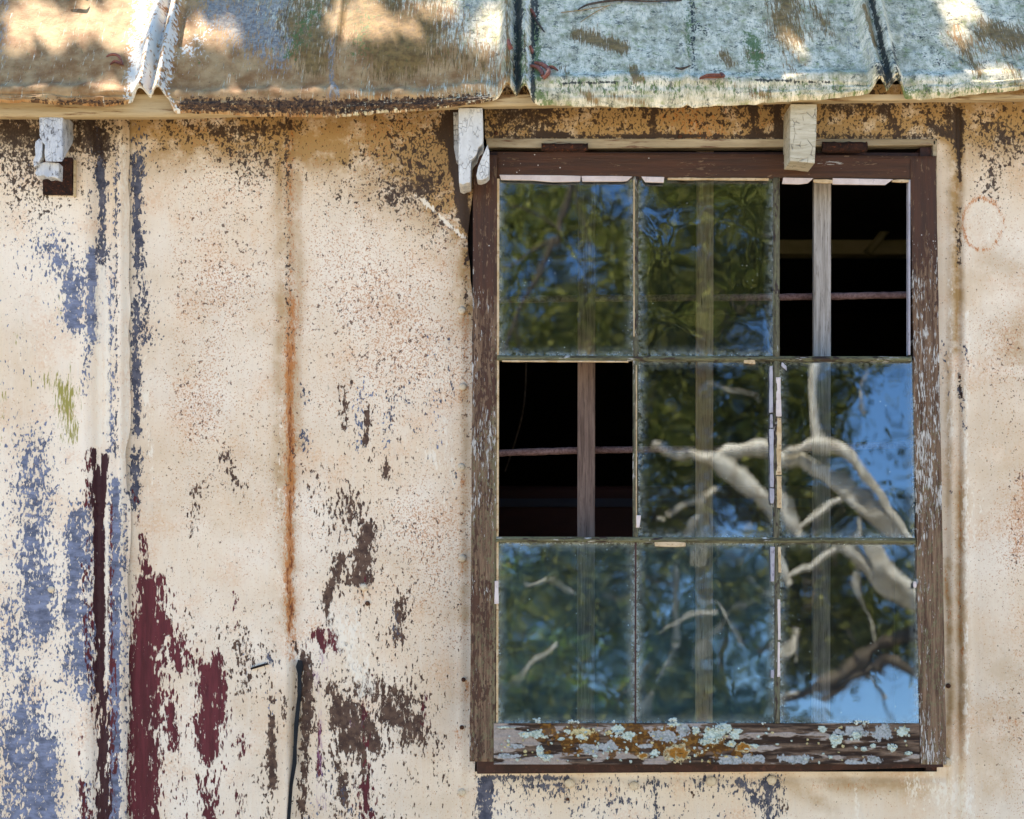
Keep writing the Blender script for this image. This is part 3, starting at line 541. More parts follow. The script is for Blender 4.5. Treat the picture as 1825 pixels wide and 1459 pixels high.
# ------------------------------------------------------------------ roof
PB = ([-900,0,220,330,600,800,880,905,945,950,1100,1500,1560,1610,1640,1825,2700],[172,166,168,177,178,174,170,169,168,150,148,146,150,152,148,138,110])
PE = ([-900,0,200,232,245,300,312,400,500,600,700,800,870,900,905,944,946,960,1000,1220,1300,1400,1500,1555,1562,1606,1612,1640,1700,1825,2700],
      [186,181,187,180,172,172,200,204,207,208,200,192,181,170,168,169,180,186,189,192,187,179,174,165,160,162,174,178,170,158,140])
TH = R(47); YE = -.12
def roofpos(px, v):
    """px: pixel at the eave, v: metres up the slope (v<0 runs down the turned lip, -1 at the edge)"""
    k = SC * (D + YE) / D; x = (px - CX) * k
    pb = np.interp(px, *PB) + (fbm(px, px * 0, 40, 3, 3) - .5) * 8; pe = np.interp(px, *PE) + (fbm(px, px * 0 + 5, 14, 3, 6) - .5) * 5
    zb = CZ + (CY - pb) * k; zm = CZ + (CY - (160 - px * .008)) * k
    vp = np.maximum(v, 0); f = sst(0, .16, vp); zb2 = zb * (1 - f) + zm * f
    y = YE + vp * math.cos(TH); z = zb2 + vp * math.sin(TH)
    h = 0 * px
    for c, sg in ((268, 1), (920, 1), (1580, 1), (-380, 1), (2240, 1)):
        j = (fbm(px * 0 + c, v * 100, 12, 3, 9) - .5) * 5 * (c > 1500)
        h = h + rib(px, c - 16 + j, 19, .026) + rib(px, c + 15 + j, 17, .026)
    for c in (590, 1225, -60, 1905): h = h + rib(px, c, 9, .006) - rib(px, c + 14, 9, .0015)
    h = h + (fbm(px, v * 900, 150, 3, 12) - .5) * .008 + (fbm(px, v * 900, 30, 3, 14) - .5) * .0025
    bulge = (.002 + .009 * fbm(px, px * 0 + 9, 120, 3, 16)) * np.exp(-((v - .015 - .02 * (fbm(px, px * 0 + 2, 90, 2, 18) - .5)) / .016) ** 2)
    h = h + bulge
    ln = np.clip(pe - pb, 0, 80) * k; t = np.clip(-v, 0, 1)
    rnd = np.sin(np.clip(t * 1.0, 0, 1) * math.pi / 2)
    z = z - t * ln; y = y - .010 * np.sin(t * math.pi * .7) * (ln > .01) + .002 * t
    nrm = (-math.sin(TH), math.cos(TH))
    return np.stack([x, y + h * nrm[0], z + h * nrm[1]], -1)
def proj(P):
    k = D / (D + P[..., 1]) / SC; return P[..., 0] * k + CX, CY - (P[..., 2] - CZ) * k
RL = {'C': [(60,80,330,80,110,.9),(180,150,240,60,120,.9),(0,60,0,180,40,.8),(440,150,560,160,60,.70),(380,110,420,120,46,.62),(700,120,860,130,60,.72),(640,60,600,120,40,.6),(680,40,800,40,50,.45),(1410,90,1415,120,24,.45),(1420,30,1380,40,24,.3),(1700,60,1720,90,26,.5),(1740,80,1810,80,30,.5),(1060,60,1080,75,24,.4),(1280,150,1360,165,20,.3)],  # right-hand cream strokes also paint sunlight into the sun patches
      'W': [(912,20,912,160,3,.6),(940,0,942,165,4,.7),(255,0,235,170,20,.75),(285,0,262,170,18,.85),(312,0,290,190,14,.7),(290,182,330,205,12,.66),(340,90,360,60,30,.5)],  # thin white lines on the middle rib are painted ridge highlights
      'L': [(380,20,500,70,40,.85),(420,60,500,110,34,.6),(500,10,400,10,30,.8),(5,10,0,90,22,.6),(860,10,800,30,34,.55),(590,10,592,170,8,.85),(600,160,592,205,10,.6),(1570,10,1640,90,34,.40),(1500,60,1600,150,30,.5),(900,20,905,160,10,.5),(330,180,345,195,16,.5),(1180,0,1230,110,16,.45)],
      'B': [(520,40,560,110,26,.52),(560,60,620,20,24,.6),(640,10,720,90,44,.62),(700,100,760,40,40,.60),(780,100,860,110,26,.45),(1030,62,1110,84,13,.85),(1400,0,1400,60,34,.7),(1330,95,1360,100,14,.55),(1290,98,1300,112,12,.7),(1760,55,1820,70,26,.75),(1715,80,1745,130,13,.6),(1450,10,1480,60,16,.45),(1800,120,1820,150,14,.5),(1000,120,1010,130,8,.5),(1240,20,1300,40,16,.3),(1128,125,1138,140,10,.8),(1340,165,1370,170,12,.55),(1040,165,1060,180,10,.62),(1090,170,1150,185,9,.5),(1440,60,1480,20,20,.35),(1540,10,1560,80,5,.8),(904,0,905,150,5,.7),(935,60,938,130,3,.5),(540,10,700,10,20,.4)],
      'E': [(925,60,930,150,10,.55),(1340,70,1350,110,13,.66),(955,40,958,140,7,.7),(960,165,975,190,12,.62),(1608,170,1625,180,7,.95),(1225,20,1228,100,5,.5),(560,20,520,90,16,.4),(650,30,640,80,20,.35),(1000,150,1800,165,16,.30),(1780,170,1830,165,6,.7),(1600,150,1605,180,6,.6)],
      'U': [(330,188,600,192,17,.98),(600,192,870,180,15,.95),(60,182,220,182,8,.9),(340,186,560,184,8,.9),(620,182,760,182,9,.85),(760,172,850,170,8,.4),(-700,190,60,190,9,.8)],
      'K': [(924,0,924,165,7,1.),(1554,0,1585,140,5,.95),(1592,80,1602,150,5,.6),(276,0,250,172,2.5,.7),(316,0,286,186,3,.62),(1233,0,1236,120,4,.62),(1640,60,1680,120,20,.36),(949,0,950,190,3.5,.9),(1000,148,1100,146,2,.7),(1340,142,1480,146,2.5,.75),(1570,120,1590,150,14,.66),(956,0,958,70,4,.7),(1240,40,1260,60,10,.45)]}  # lines along ribs and creases paint groove shade; the rest are dark streaks
def roofsheet(x0, x1, label):
    xs = []; x = x0
    while x < x1:
        near = min(abs((x) - c) for c in (268, 920, 1580)); vis = -60 < x < 1890
        xs.append(x); x += (2.2 if near < 42 else 5) if vis else 30
    xs.append(x1); xs = np.array(xs)
    vv = np.concatenate([np.linspace(-1, 0, 13)[:-1], np.arange(0, .06, .003), np.arange(.06, .5, .006), np.arange(.5, 2.31, .1)])
    X, V = np.meshgrid(xs, vv[::-1]); P = roofpos(X, V); QX, QY = proj(P)
    A = {k: strokes(QX, QY, RL[k]) for k in 'CWLBEUK'}
    up = sst(-100, -200, QY)
    A['C'] = np.clip(A['C'] + .4 * up, 0, 1); A['B'] = np.clip(A['B'] + .3 * up + .16 * sst(900, 600, QX), 0, 1)
    A['C'] = np.clip(A['C'] * 1.15 + .35 * sst(900, 700, QX), 0, 1); A['B'] = np.clip(A['B'] * 1.3, 0, 1); A['L'] = A['L'] * .85
    A['K'] = np.clip(A['K'] + .10, 0, 1); A['E'] = np.clip(A['E'] + .22, 0, 1)
    A['pc'] = np.stack([X / 100, V * 9.1 * (V > 0) + np.clip(V, -1, 0) * .3, 0 * X], -1)
    o = grid('roof_sheet', P, A, M_roof, shed, (0, .0015, -.0022)); tag(o, label)
roofsheet(-800, 286, 'sunlit cream roof sheet at the left end of the eave')
roofsheet(286, 938, 'roof sheet left of the middle seam, with a dark rust-brown turned lip')
roofsheet(938, 1600, 'roof sheet above the window, pale blue-green with lichen')
roofsheet(1600, 2600, 'roof sheet at the right end of the eave with two pale sunlit patches')
# far slope, gable sides, back and floor of the shed
k = SC; zr = float(roofpos(np.array([900.]), np.array([2.3]))[0, 2]); yr = float(roofpos(np.array([900.]), np.array([2.3]))[0, 1])
x0, x1 = W(-690, 0)[0], W(2490, 0)[0]
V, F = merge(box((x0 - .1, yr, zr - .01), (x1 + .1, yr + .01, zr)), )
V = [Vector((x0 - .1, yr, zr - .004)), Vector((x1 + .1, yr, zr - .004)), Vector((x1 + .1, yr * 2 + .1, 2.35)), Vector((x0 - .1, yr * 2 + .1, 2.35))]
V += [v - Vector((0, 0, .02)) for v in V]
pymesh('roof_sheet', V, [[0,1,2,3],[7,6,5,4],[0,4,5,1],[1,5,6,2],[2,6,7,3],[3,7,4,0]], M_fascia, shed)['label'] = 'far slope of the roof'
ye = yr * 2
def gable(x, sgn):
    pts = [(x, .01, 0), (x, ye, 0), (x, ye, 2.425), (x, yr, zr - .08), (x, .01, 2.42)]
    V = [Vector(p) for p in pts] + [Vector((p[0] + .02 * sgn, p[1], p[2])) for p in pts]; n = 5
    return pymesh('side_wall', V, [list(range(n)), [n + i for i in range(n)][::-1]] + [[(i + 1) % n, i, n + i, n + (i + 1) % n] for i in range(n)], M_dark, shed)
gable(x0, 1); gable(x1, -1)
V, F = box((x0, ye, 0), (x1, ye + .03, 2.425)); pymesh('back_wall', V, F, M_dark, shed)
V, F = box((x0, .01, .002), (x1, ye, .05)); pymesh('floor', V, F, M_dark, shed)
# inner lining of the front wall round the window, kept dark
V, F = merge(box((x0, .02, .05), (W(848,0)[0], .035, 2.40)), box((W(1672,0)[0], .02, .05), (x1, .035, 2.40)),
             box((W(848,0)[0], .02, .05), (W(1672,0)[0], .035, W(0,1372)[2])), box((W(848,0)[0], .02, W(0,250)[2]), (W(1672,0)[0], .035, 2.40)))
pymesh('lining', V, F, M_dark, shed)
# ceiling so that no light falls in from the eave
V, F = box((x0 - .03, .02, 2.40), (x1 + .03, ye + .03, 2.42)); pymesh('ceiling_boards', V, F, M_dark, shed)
# fascia
FB = ([-900,0,300,840,1060,1430,1825,2700],[206,208,209,190,187,180,177,170])
xs = np.arange(-700, 2501, 8.); rows = np.linspace(0, 1, 8)
X, T = np.meshgrid(xs, rows); bot = np.interp(X, *FB) + (fbm(X, X * 0, 60, 3, 33) - .5) * 3
Yp = 168 + (bot - 168) * T; P = np.stack(W(X, Yp, -.104 + .004 * (T > .95) + 0 * X), -1)
grid('fascia_board', P, {'pc': pc(X, Yp)}, M_fascia, shed, (0, .02, 0))
# rafter tails
def tail(polys, mat, label, y0=-.097, lift=.0):
    V, F = prism(polys, y0, -.002)
    zt = max(v.z for v in V)
    if lift:
        for v in V:
            if v.y > -.01: v.z = zt - (zt - v.z) * (1 - lift)
    o = pymesh('rafter_tail', V, F, mat, shed, bevel=.0012); o['label'] = label; return o
tl = tail([[(70,200),(112,200),(111,230),(112,262),(111,288),(81,288),(79,272),(80,258),(74,252),(70,240)]], M_rot, 'rotten rafter tail with flaking white paint', lift=.62)
V, F = merge(prism([[(63,252),(70,246),(76,252),(75,268),(74,280),(66,294),(60,297),(59,286),(63,276),(62,262)]], -.094, -.07), prism([[(70,291),(80,288),(105,290),(104,318),(95,315),(84,316),(78,312),(66,314),(62,308),(66,300)]], -.085, -.05))
pymesh('broken_end', V, F, M_rot, tl, bevel=.0012)
t2 = tail([[(817,192),(860,192),(861,245),(860,256),(853,262),(849,275),(845,280),(840,285),(839,300),(838,325),(831,326),(825,329),(818,326),(817,280)]], M_white, 'split white rafter tail beside the top left corner of the window')
V, F = prism([[(869,257),(872,268),(872,312),(866,318),(857,321),(851,320),(849,312),(852,297),(858,282)]], -.096, -.05)
pymesh('split_piece', V, F, M_white, t2, bevel=.0012)
tail([[(1409,185),(1456,185),(1455,240),(1452,291),(1440,290),(1425,288),(1408,287),(1408,240)]], M_white2, 'cream rafter tail with end-grain cracks in front of the window head')
V, F = prism([[(76,280),(129,280),(128,347),(76,346)]], -.016, -.004); pymesh('rusty_plate', V, F, M_rust, shed, bevel=.001)
V, F = prism([[(131,285),(135,285),(135,350),(131,350)]], -.014, -.004); pymesh('cover_strip', V, F, M_fascia, shed)
V, F = prism([[(808,200),(816,200),(817,290),(813,285),(809,262)]], -.03, -.004); pymesh('packing_strip', V, F, M_rot, shed)
# ------------------------------------------------------------------ WINDOW (part of the shed; its pieces are sub-parts)
V, F = merge(prism([[(848,262),(1670,266),(1671,1378),(850,1378)]], .034, .0345)[0:0] or ([], []),
             prism([[(842,262),(872,262),(872,1376),(845,1376)]], .006, .08), prism([[(1640,262),(1671,262),(1672,1376),(1650,1376)]], .006, .08),
             prism([[(872,270),(1640,272),(1640,300),(872,300)]], .012, .08))
win = pymesh('window', V, F, M_frame, shed); win['label'] = 'nine-pane window in a weathered brown frame with two panes missing'
V, F = prism([[(866,246),(1300,247),(1668,247),(1668,258),(1500,260),(1300,262),(1050,264),(868,262)]], -.006, .03)
pymesh('head_flashing', V, F, M_lip, win, bevel=.0015)
V, F = prism([[(1663,250),(1670,250),(1671,640),(1665,640)]], -.006, .03); pymesh('jamb_flashing', V, F, M_lip, win, bevel=.001)
V, F = prism([[(850,1350),(1642,1350),(1680,1356),(1682,1367),(1400,1375),(850,1379)]], -.032, .03)
pymesh('sill', V, F, M_frame, win, bevel=.002)
def sashgrid(name, x0, x1, y0, y1, mat, attrs, step=4, off=0., thick=.03, bulge=.0015, edges=None, label=None):
    xs = np.linspace(x0, x1, max(5, int((x1 - x0) / step))); ys = np.linspace(y0, y1, max(5, int((y1 - y0) / step)))
    X, Y = np.meshgrid(xs, ys); Xe = X.copy(); Ye = Y.copy()
    if edges: Xe, Ye = edges(X, Y)
    e = np.minimum(np.minimum(X - x0, x1 - X), np.minimum(Y - y0, y1 - Y))
    o2 = off - bulge * sst(0, 4, e) - (fbm(X, Y, 20, 3, 41) - .5) * .0012
    P = np.stack(S(Xe, Ye, o2), -1); A = {k: f(X, Y) + 0 * X for k, f in attrs.items()}; A['pc'] = pc(Xe, Ye)
    for k in ('brown', 'white', 'green'): A.setdefault(k, 0 * X)
    o = grid(name, P, A, mat, win, (0, thick, 0))
    if label: o['label'] = label
    return o
def slant(x0, x1, ya, yb, dl0, dl1, dr0, dr1):
    def f(X, Y):
        t = (Y - ya) / (yb - ya); u = (X - x0) / (x1 - x0)
        return X + (1 - u) * (dl0 + (dl1 - dl0) * t) + u * (dr0 + (dr1 - dr0) * t) + (fbm(X, Y, 50, 2, 3) - .5) * 1.5, Y
    return f
nf = lambda X, Y, s=60, k=1: (fbm(X, Y, s, 3, k) - .5)
sashgrid('stile', 841, 886, 276, 1357, M_stile, {
    'brown': lambda X, Y: np.clip(np.interp(Y, [270,480,560,650,720,800,900,980,1100,1357], [.95,.88,.62,.62,.66,.34,.42,.5,.62,.42]) + nf(X, Y, 70) * .5 - .15 * sst(872, 886, X), 0, .97),
    'white': lambda X, Y: np.clip(np.interp(Y, [270,480,540,640,760,880,1000,1357], [.05,.16,.42,.34,.42,.46,.22,.10]) + nf(X, Y, 50, 4) * .5 + .15 * sst(852, 841, X), 0, .8),
    'green': lambda X, Y: np.clip(np.interp(Y, [270,600,800,1357], [0,.15,.5,.45]) + .3 * sst(870, 886, X), 0, .8)}, edges=slant(841, 886, 276, 1357, 3, -4, 0, -3), label='left stile, brown paint worn to bare wood lower down')
sashgrid('stile', 1622, 1668, 278, 1362, M_stile, {
    'brown': lambda X, Y: np.clip(np.interp(Y, [270,400,470,520,600,700,1362], [.97,.9,.72,.5,.30,.16,.12]) + nf(X, Y, 70) * .5 + .25 * sst(1645, 1668, X) * sst(700, 500, Y), 0, .97),
    'white': lambda X, Y: np.clip(np.interp(Y, [270,400,480,600,700,900,1000,1362], [.05,.1,.40,.36,.52,.50,.3,.32]) + nf(X, Y, 46, 5) * .6 + .16 * sst(1650, 1630, X) * sst(800, 1250, Y), 0, .85),
    'green': lambda X, Y: np.clip(np.interp(Y, [270,600,800,1362], [0,.1,.42,.5]) + nf(X, Y, 60, 8) * .4, 0, .8)}, edges=slant(1622, 1668, 278, 1362, 0, 19, 0, 19), label='right stile, bare grey wood with white paint remnants')
def rail_edges(X, Y):
    return X, Y + (X - 888) / 730. * np.interp(Y, [268, 315], [8, 3]) - 4 * (Y < 290)
sashgrid('top_rail', 886.5, 1621.5, 274, 315, M_rail, {'brown': lambda X, Y: .97 + 0 * X, 'white': lambda X, Y: np.clip(.06 + .5 * np.exp(-((X - 1480) / 40) ** 2 - ((Y - 288) / 5) ** 2), 0, 1),
    'green': lambda X, Y: 0 * X}, edges=rail_edges)
# glazing bars
def bar_attrs(v):
    return {'brown': lambda X, Y: np.clip(.35 + nf(X, Y, 60, 7), 0, 1), 'white': lambda X, Y: np.clip(.22 + nf(X, Y, 40, 9), 0, 1), 'green': lambda X, Y: .5 + 0 * X}
for (xa, xb, ya, yb) in ((1128.5, 1138, 314, 637), (1128.5, 1137, 641, 958), (1378.5, 1389.5, 316, 637), (1379, 1389.5, 641, 960), (1381, 1390, 966, 1290)):
    sashgrid('glazing_bar', xa, xb, ya, yb, M_munt, bar_attrs(1), 2.5, -.001, .02, .003)
for (xa, xb, ya, yb, s) in ((886, 1625, 633, 642, 3), (884, 1632, 956, 966, 2)):
    sashgrid('glazing_bar', xa, xb, ya, yb, M_munth, bar_attrs(0), 2.5, -.0022, .02, .003, edges=lambda X, Y: (X, Y + (X - 886) / 740. * 2))
V, F = prism([[(1131.5,966),(1134.5,966),(1134,1290),(1131,1290)]], -.002, .004, S); pymesh('glazing_bar', V, F, M_frame, win)
# thin rebate lines round the glass openings
for (xa, xb, ya, yb) in ((886.2, 890, 318, 1288), (1619, 1622.5, 320, 632)):
    V, F = prism([[(xa, ya), (xb, ya), (xb - 2 if xa < 900 else xb, yb), (xa - 2 if xa < 900 else xa, yb)]], -.0005, .018, S); pymesh('bead', V, F, M_munt_s if False else M_putty2 if xa < 900 else M_putty3, win)
# panes
PX = {0: (889, 1129), 1: (1137.5, 1379), 2: (1389, 1621)}; PY = {0: (314, 634), 1: (641, 958), 2: (965, 1291)}
def pane(c, r, rx, rz, mat, label):
    (xa, xb), (ya, yb) = PX[c], PY[r]
    if r == 2: xa, xb = {0: (886, 1132), 1: (1133.5, 1382), 2: (1390, 1637)}[c]
    if r == 1 and c == 2: xb = 1630
    xs = np.linspace(xa, xb, 26); ys = np.linspace(ya, yb, 32); X, Y = np.meshgrid(xs, ys)
    P = np.stack(S(X, Y, .008), -1); cx, cy = (xa + xb) / 2, (ya + yb) / 2
    P[..., 1] += (cy - Y) * SC * math.tan(R(rx)) + (X - cx) * SC * math.tan(R(rz))
    e = np.minimum(np.minimum(X - xa, xb - X), np.minimum((Y - ya), (yb - Y)))
    A = {'edge': sst(16, 1, e), 'low': (.25 + .75 * sst(ya, yb, Y)) * (1.0 if r == 2 else .25), 'pc': pc(X, Y)}
    o = grid('pane', P, A, mat, win, (0, .003, 0)); o['label'] = label
    return o
G1 = mat_glass('old_glass', .6, .014, 1.0, 1); G2 = mat_glass('wavy_glass', 1.5, .012, 1.1, 2); G3 = mat_glass('bowed_glass', 1.7, .010, .7, 3); G4 = mat_glass('cloudy_glass', .8, .11, .9, 4, tint=(70, 112, 124))
pane(0, 0, .12, -.15, G1, 'top left pane with white scratches'); pane(1, 0, .3, -.5, G2, 'top middle pane of wavy glass')
pane(1, 1, -.1, .12, G1, 'centre pane reflecting branches'); pane(2, 1, .0, 0, G3, 'bowed right pane reflecting two pale limbs')
pane(0, 2, .25, .2, G4, 'cloudy bottom left pane'); pane(1, 2, -.2, -.2, G4, 'cloudy bottom middle pane'); pane(2, 2, .95, .1, G1, 'bottom right pane reflecting blue sky')
# putty
def putty(poly, mat, off=-.004):
    rd = random.Random(int(poly[0][0]) * 7 + int(poly[0][1])); 
    V, F = prism([poly], off, off + .006, S); return pymesh('putty', V, F, mat, win, bevel=.0008)
def strip(x0, y0, x1, y1, w, mat, off=-.004):
    rd = random.Random(int(x0 + y0)); n = max(3, int(max(abs(x1 - x0), abs(y1 - y0)) / 14)); a = []; b = []
    vert = abs(y1 - y0) > abs(x1 - x0)
    for i in range(n + 1):
        t = i / n; x = x0 + (x1 - x0) * t; y = y0 + (y1 - y0) * t; ww = w * (.35 + .3 * rd.random()) if i in (0, n) else w * (.5 + (rd.random() - .5) * .18)
        j = (rd.random() - .5) * w * .12
        a.append((x - ww, y + j) if vert else (x + j, y - ww)); b.append((x + ww, y - j) if vert else (x - j, y + ww))
    putty(a + b[::-1], mat, off)
putty([(890,311),(1000,312),(1035,313),(1034,323),(985,324),(950,321),(893,320)], M_putty); putty([(1036,313),(1090,313),(1127,314),(1118,322),(1110,323),(1038,323)], M_putty)
putty([(1143,314),(1184,315),(1183,325),(1150,324)], M_putty); strip(1190, 318, 1370, 319, 4, M_putty2)
putty([(1396,316),(1450,317),(1440,326),(1424,328),(1394,327)], M_putty); putty([(1484,317),(1592,319),(1578,329),(1484,328)], M_putty); strip(1450, 322, 1484, 323, 7, M_putty2); strip(1590, 322, 1620, 322, 5, M_putty2)
strip(1374.5, 652, 1374.5, 735, 6, M_putty3); strip(1375, 738, 1375, 762, 5, M_putty3); strip(1375, 764, 1376, 868, 7, M_putty3); strip(1376, 870, 1376, 897, 7, M_putty3)
strip(1387, 672, 1388, 742, 9, M_putty); strip(1388, 744, 1388, 846, 9, M_putty2); strip(1388.5, 848, 1389, 905, 9, M_putty2)
strip(1138, 918, 1137, 940, 7, M_putty); strip(1167, 969.5, 1222, 970, 9, M_putty2); strip(1326, 644, 1346, 645, 7, M_putty2)
strip(885, 1035, 885, 1076, 7, M_putty); strip(1377, 974, 1377, 1036, 8, M_putty3); strip(1389, 974, 1390, 1020, 5, M_putty2); strip(1388, 1068, 1389, 1140, 5, M_putty); strip(1388, 1144, 1388, 1206, 5, M_putty)
strip(1377, 1194, 1377, 1208, 6, M_putty3); strip(1631, 1036, 1631, 1047, 6, M_putty); strip(1393, 648, 1402, 656, 8, M_putty3); strip(1196, 961, 1260, 960, 3, M_putty3); strip(1285, 962, 1330, 962, 3, M_putty3)
strip(895, 643, 1120, 644, 3, M_putty2); strip(1130, 320, 1130, 600, 2.2, M_putty2); strip(1134, 650, 1134, 940, 2, M_putty2)
# hinges
for (xa, xb, py, r) in ((965, 1048, 262, 6.5), (1465, 1545, 262, 9)):
    pts = [WV(xa + (xb - xa) * t, py, -.016) for t in (0, .2, .4, .6, .8, 1)]
    V, F = merge(tube(pts, [r * SC * q for q in (.95, 1.05, .95, 1.1, .95, 1.)], 12, .12, 3, 3), prism([[(xa + 4, py + 2), (xb - 4, py + 2), (xb - 6, py + 9), (xa + 6, py + 9)]], -.0135, -.008))
    pymesh('hinge', V, F, M_rust, win, True)
# bottom rail with crusts of lichen built into its surface
xs = np.arange(880, 1640, 1.0); ys = np.arange(1289, 1362.5, 1.0); X, Y = np.meshgrid(xs, ys)
gn = fbm(X / 9, Y, 7, 5, 51); gn2 = fbm(X / 14, Y, 3, 4, 57); fl = fbm(X / 5, Y, 12, 5, 53)
def cc(r, g, b): return np.array([lin(r), lin(g), lin(b), 1.])
def lerp(A, B, f): return A * (1 - f[..., None]) + B * f[..., None]
Cb = lerp(np.broadcast_to(cc(56, 40, 30), X.shape + (4,)), cc(120, 98, 80), sst(.38, .7, gn)); Cb = lerp(Cb, cc(40, 30, 26), sst(.55, .7, gn2) * .8)
H = gn * .0012 + gn2 * .0008
pw = sst(.55, .61, fl + .12 * sst(1050, 900, X) + .10 * sst(1330, 1358, Y) - .10 * sst(1300, 1500, X) - .03); Cb = lerp(Cb, cc(170, 156, 144), pw * .85); H = H + pw * .0006
om = .86 * strokes(X, Y, [(975,1305,1290,1325,24,.85),(1090,1310,1180,1300,16,.95),(1000,1330,1120,1335,14,.6),(1200,1325,1310,1345,20,.85),(940,1312,1000,1318,12,.7),(1610,1300,1636,1330,8,.4),(1290,1345,1330,1350,12,.6)])
on = fbm(X, Y, 16, 5, 61); of = sst(.02, .06, on - (.80 - .56 * om)); Cb = lerp(Cb, cc(92, 58, 18), of * .9); H = H + of * .0006
on2 = fbm(X, Y, 5, 4, 62); of2 = of * sst(.55, .62, on2); Cb = lerp(Cb, cc(140, 98, 42), of2 * .75)
ros = [(958,1308,18,7,0),(935,1309,12,6,0),(1010,1302,7,5,0),(1000,1317,6,4,0),(1036,1312,10,8,0),(1100,1300,14,8,0),(1120,1312,12,9,0),(1085,1306,8,6,3),(1040,1303,20,8,3),(1190,1312,22,12,2),(1170,1309,14,9,2),(1215,1300,16,12,2),(1240,1302,9,7,0),
       (1050,1334,20,9,2),(1085,1330,18,9,2),(962,1340,8,12,0),(975,1349,10,7,0),(1150,1330,14,4,2),(1165,1343,9,6,0),(1208,1343,26,15,1),(1146,1346,9,5,1),(1272,1308,18,15,0),(1290,1298,14,10,0),(1262,1322,14,8,0),(1310,1310,10,9,0),(1303,1325,12,7,0),(1325,1330,17,9,1),(1345,1328,10,3,0),(1318,1303,6,4,0),
       (1466,1298,8,6,0),(1490,1317,14,10,0),(1495,1304,10,5,2),(1525,1304,19,13,2),(1526,1312,8,8,0),(1575,1306,19,14,2),(1606,1304,13,9,0),(1588,1332,9,7,0),(1540,1335,6,4,0),(1555,1329,5,4,0),(1420,1352,32,8,2),(1340,1352,26,8,2),(1300,1355,30,7,2),(1555,1355,16,7,2),(1520,1358,14,4,2),(1480,1349,4,3,0),(1385,1326,4,3,0),(1618,1342,8,3,0),(920,1330,18,4,2),(905,1347,24,4,2),(1200,1290,12,4,0),(900,1296,16,2,0)]
for i in range(150):
    t = rng.rand(); ros.append((rng.uniform(890, 1330) if t < .8 else rng.uniform(1330, 1630), rng.uniform(1294, 1358), rng.uniform(1.2, 3.6), rng.uniform(1.2, 3), rng.choice([0, 0, 3])))
wob = fbm(X, Y, 9, 4, 71); wob2 = fbm(X, Y, 3.2, 3, 73)
for i, (cx, cy, rx, ry, ty) in enumerate(ros):
    d = np.sqrt(((X - cx) / rx) ** 2 + ((Y - cy) / ry) ** 2) + (wob - .5) * 1.5 + (wob2 - .5) * .7
    a = sst(1.0, .86, d); 
    if a.max() == 0: continue
    c = {0: cc(196, 206, 192), 1: cc(206, 190, 150), 2: cc(166, 168, 166), 3: cc(208, 190, 140)}[ty]
    tone = lerp(np.broadcast_to(c, X.shape + (4,)), c * np.array([.62, .66, .62, 1]), sst(.5, .66, wob2))
    if ty == 1: tone = lerp(tone, cc(158, 106, 40), sst(.85, .5, d)); tone = lerp(tone, cc(80, 50, 20), sst(.3, .1, d) * sst(.4, .6, wob2))
    Cb = lerp(Cb, tone, a); H = np.maximum(H * (1 - a * .6), H * .3 + a * (.0016 + .0018 * (wob2 - .3) + .001 * np.exp(-((d - .8) / .15) ** 2)) * (1 if ty != 2 else .55))
lab = SH('lichened_rail'); pn = lab.noise(lab.attr('pc', True), 22, 5, .7, seed=1)
lab.bsdf(lab.mix(lab.ss(pn, .3, .7, 0, .35), lab.acol('Col'), C(40, 30, 22)), .9, lab.bump(pn, .0009, .8), spec=.2)
o2 = -.0015 - H * 1.3; P = np.stack(S(X, Y, o2), -1)
rail = grid('bottom_rail', P, {'pc': pc(X, Y), 'Col': Cb}, lab.m, win, (0, .034, 0)); rail['label'] = 'bottom rail crusted with pale and orange lichen'
def clump(px, py, w, h, n, seed):
    rd = random.Random(seed); V = []; F = []
    for i in range(n):
        cx = px + rd.uniform(-w, w) * (1 - .3 * rd.random()); cy = py + rd.uniform(-h, h); r = rd.uniform(1.0, 2.4) * SC
        c = Vector(S(cx, cy, -.004 - rd.random() * .004)); b = len(V)
        for j in range(4):
            for k in range(7):
                th = math.pi * (j + .5) / 4; a = 2 * math.pi * k / 7; q = r * (1 + rd.uniform(-.25, .25))
                V.append(c + Vector((math.sin(th) * math.cos(a) * q, math.sin(th) * math.sin(a) * q * .8, math.cos(th) * q * .8)))
        for j in range(3):
            for k in range(7): F.append([b + j * 7 + k, b + j * 7 + (k + 1) % 7, b + (j + 1) * 7 + (k + 1) % 7, b + (j + 1) * 7 + k])
        F.append([b + k for k in range(7)][::-1]); F.append([b + 21 + k for k in range(7)])
    pymesh('lichen', V, F, M_lich, win, True)
for i, (a, b, c_, d_, n) in enumerate(((957,1284,8,4,26),(1020,1286,11,2.5,22),(1092,1286,3,2,5),(1200,1284,9,4,22),(1535,1287,14,3,22),(970,1350,8,4,18),(966,1336,5,4,10),(1240,1300,6,4,10),(1280,1298,10,6,24),(1262,1318,9,6,16),(1490,1316,7,5,14),(1098,1308,12,6,22),(1360,1290,4,2,4),(1592,1330,6,4,8))):
    clump(a, b, c_, d_, n, i)
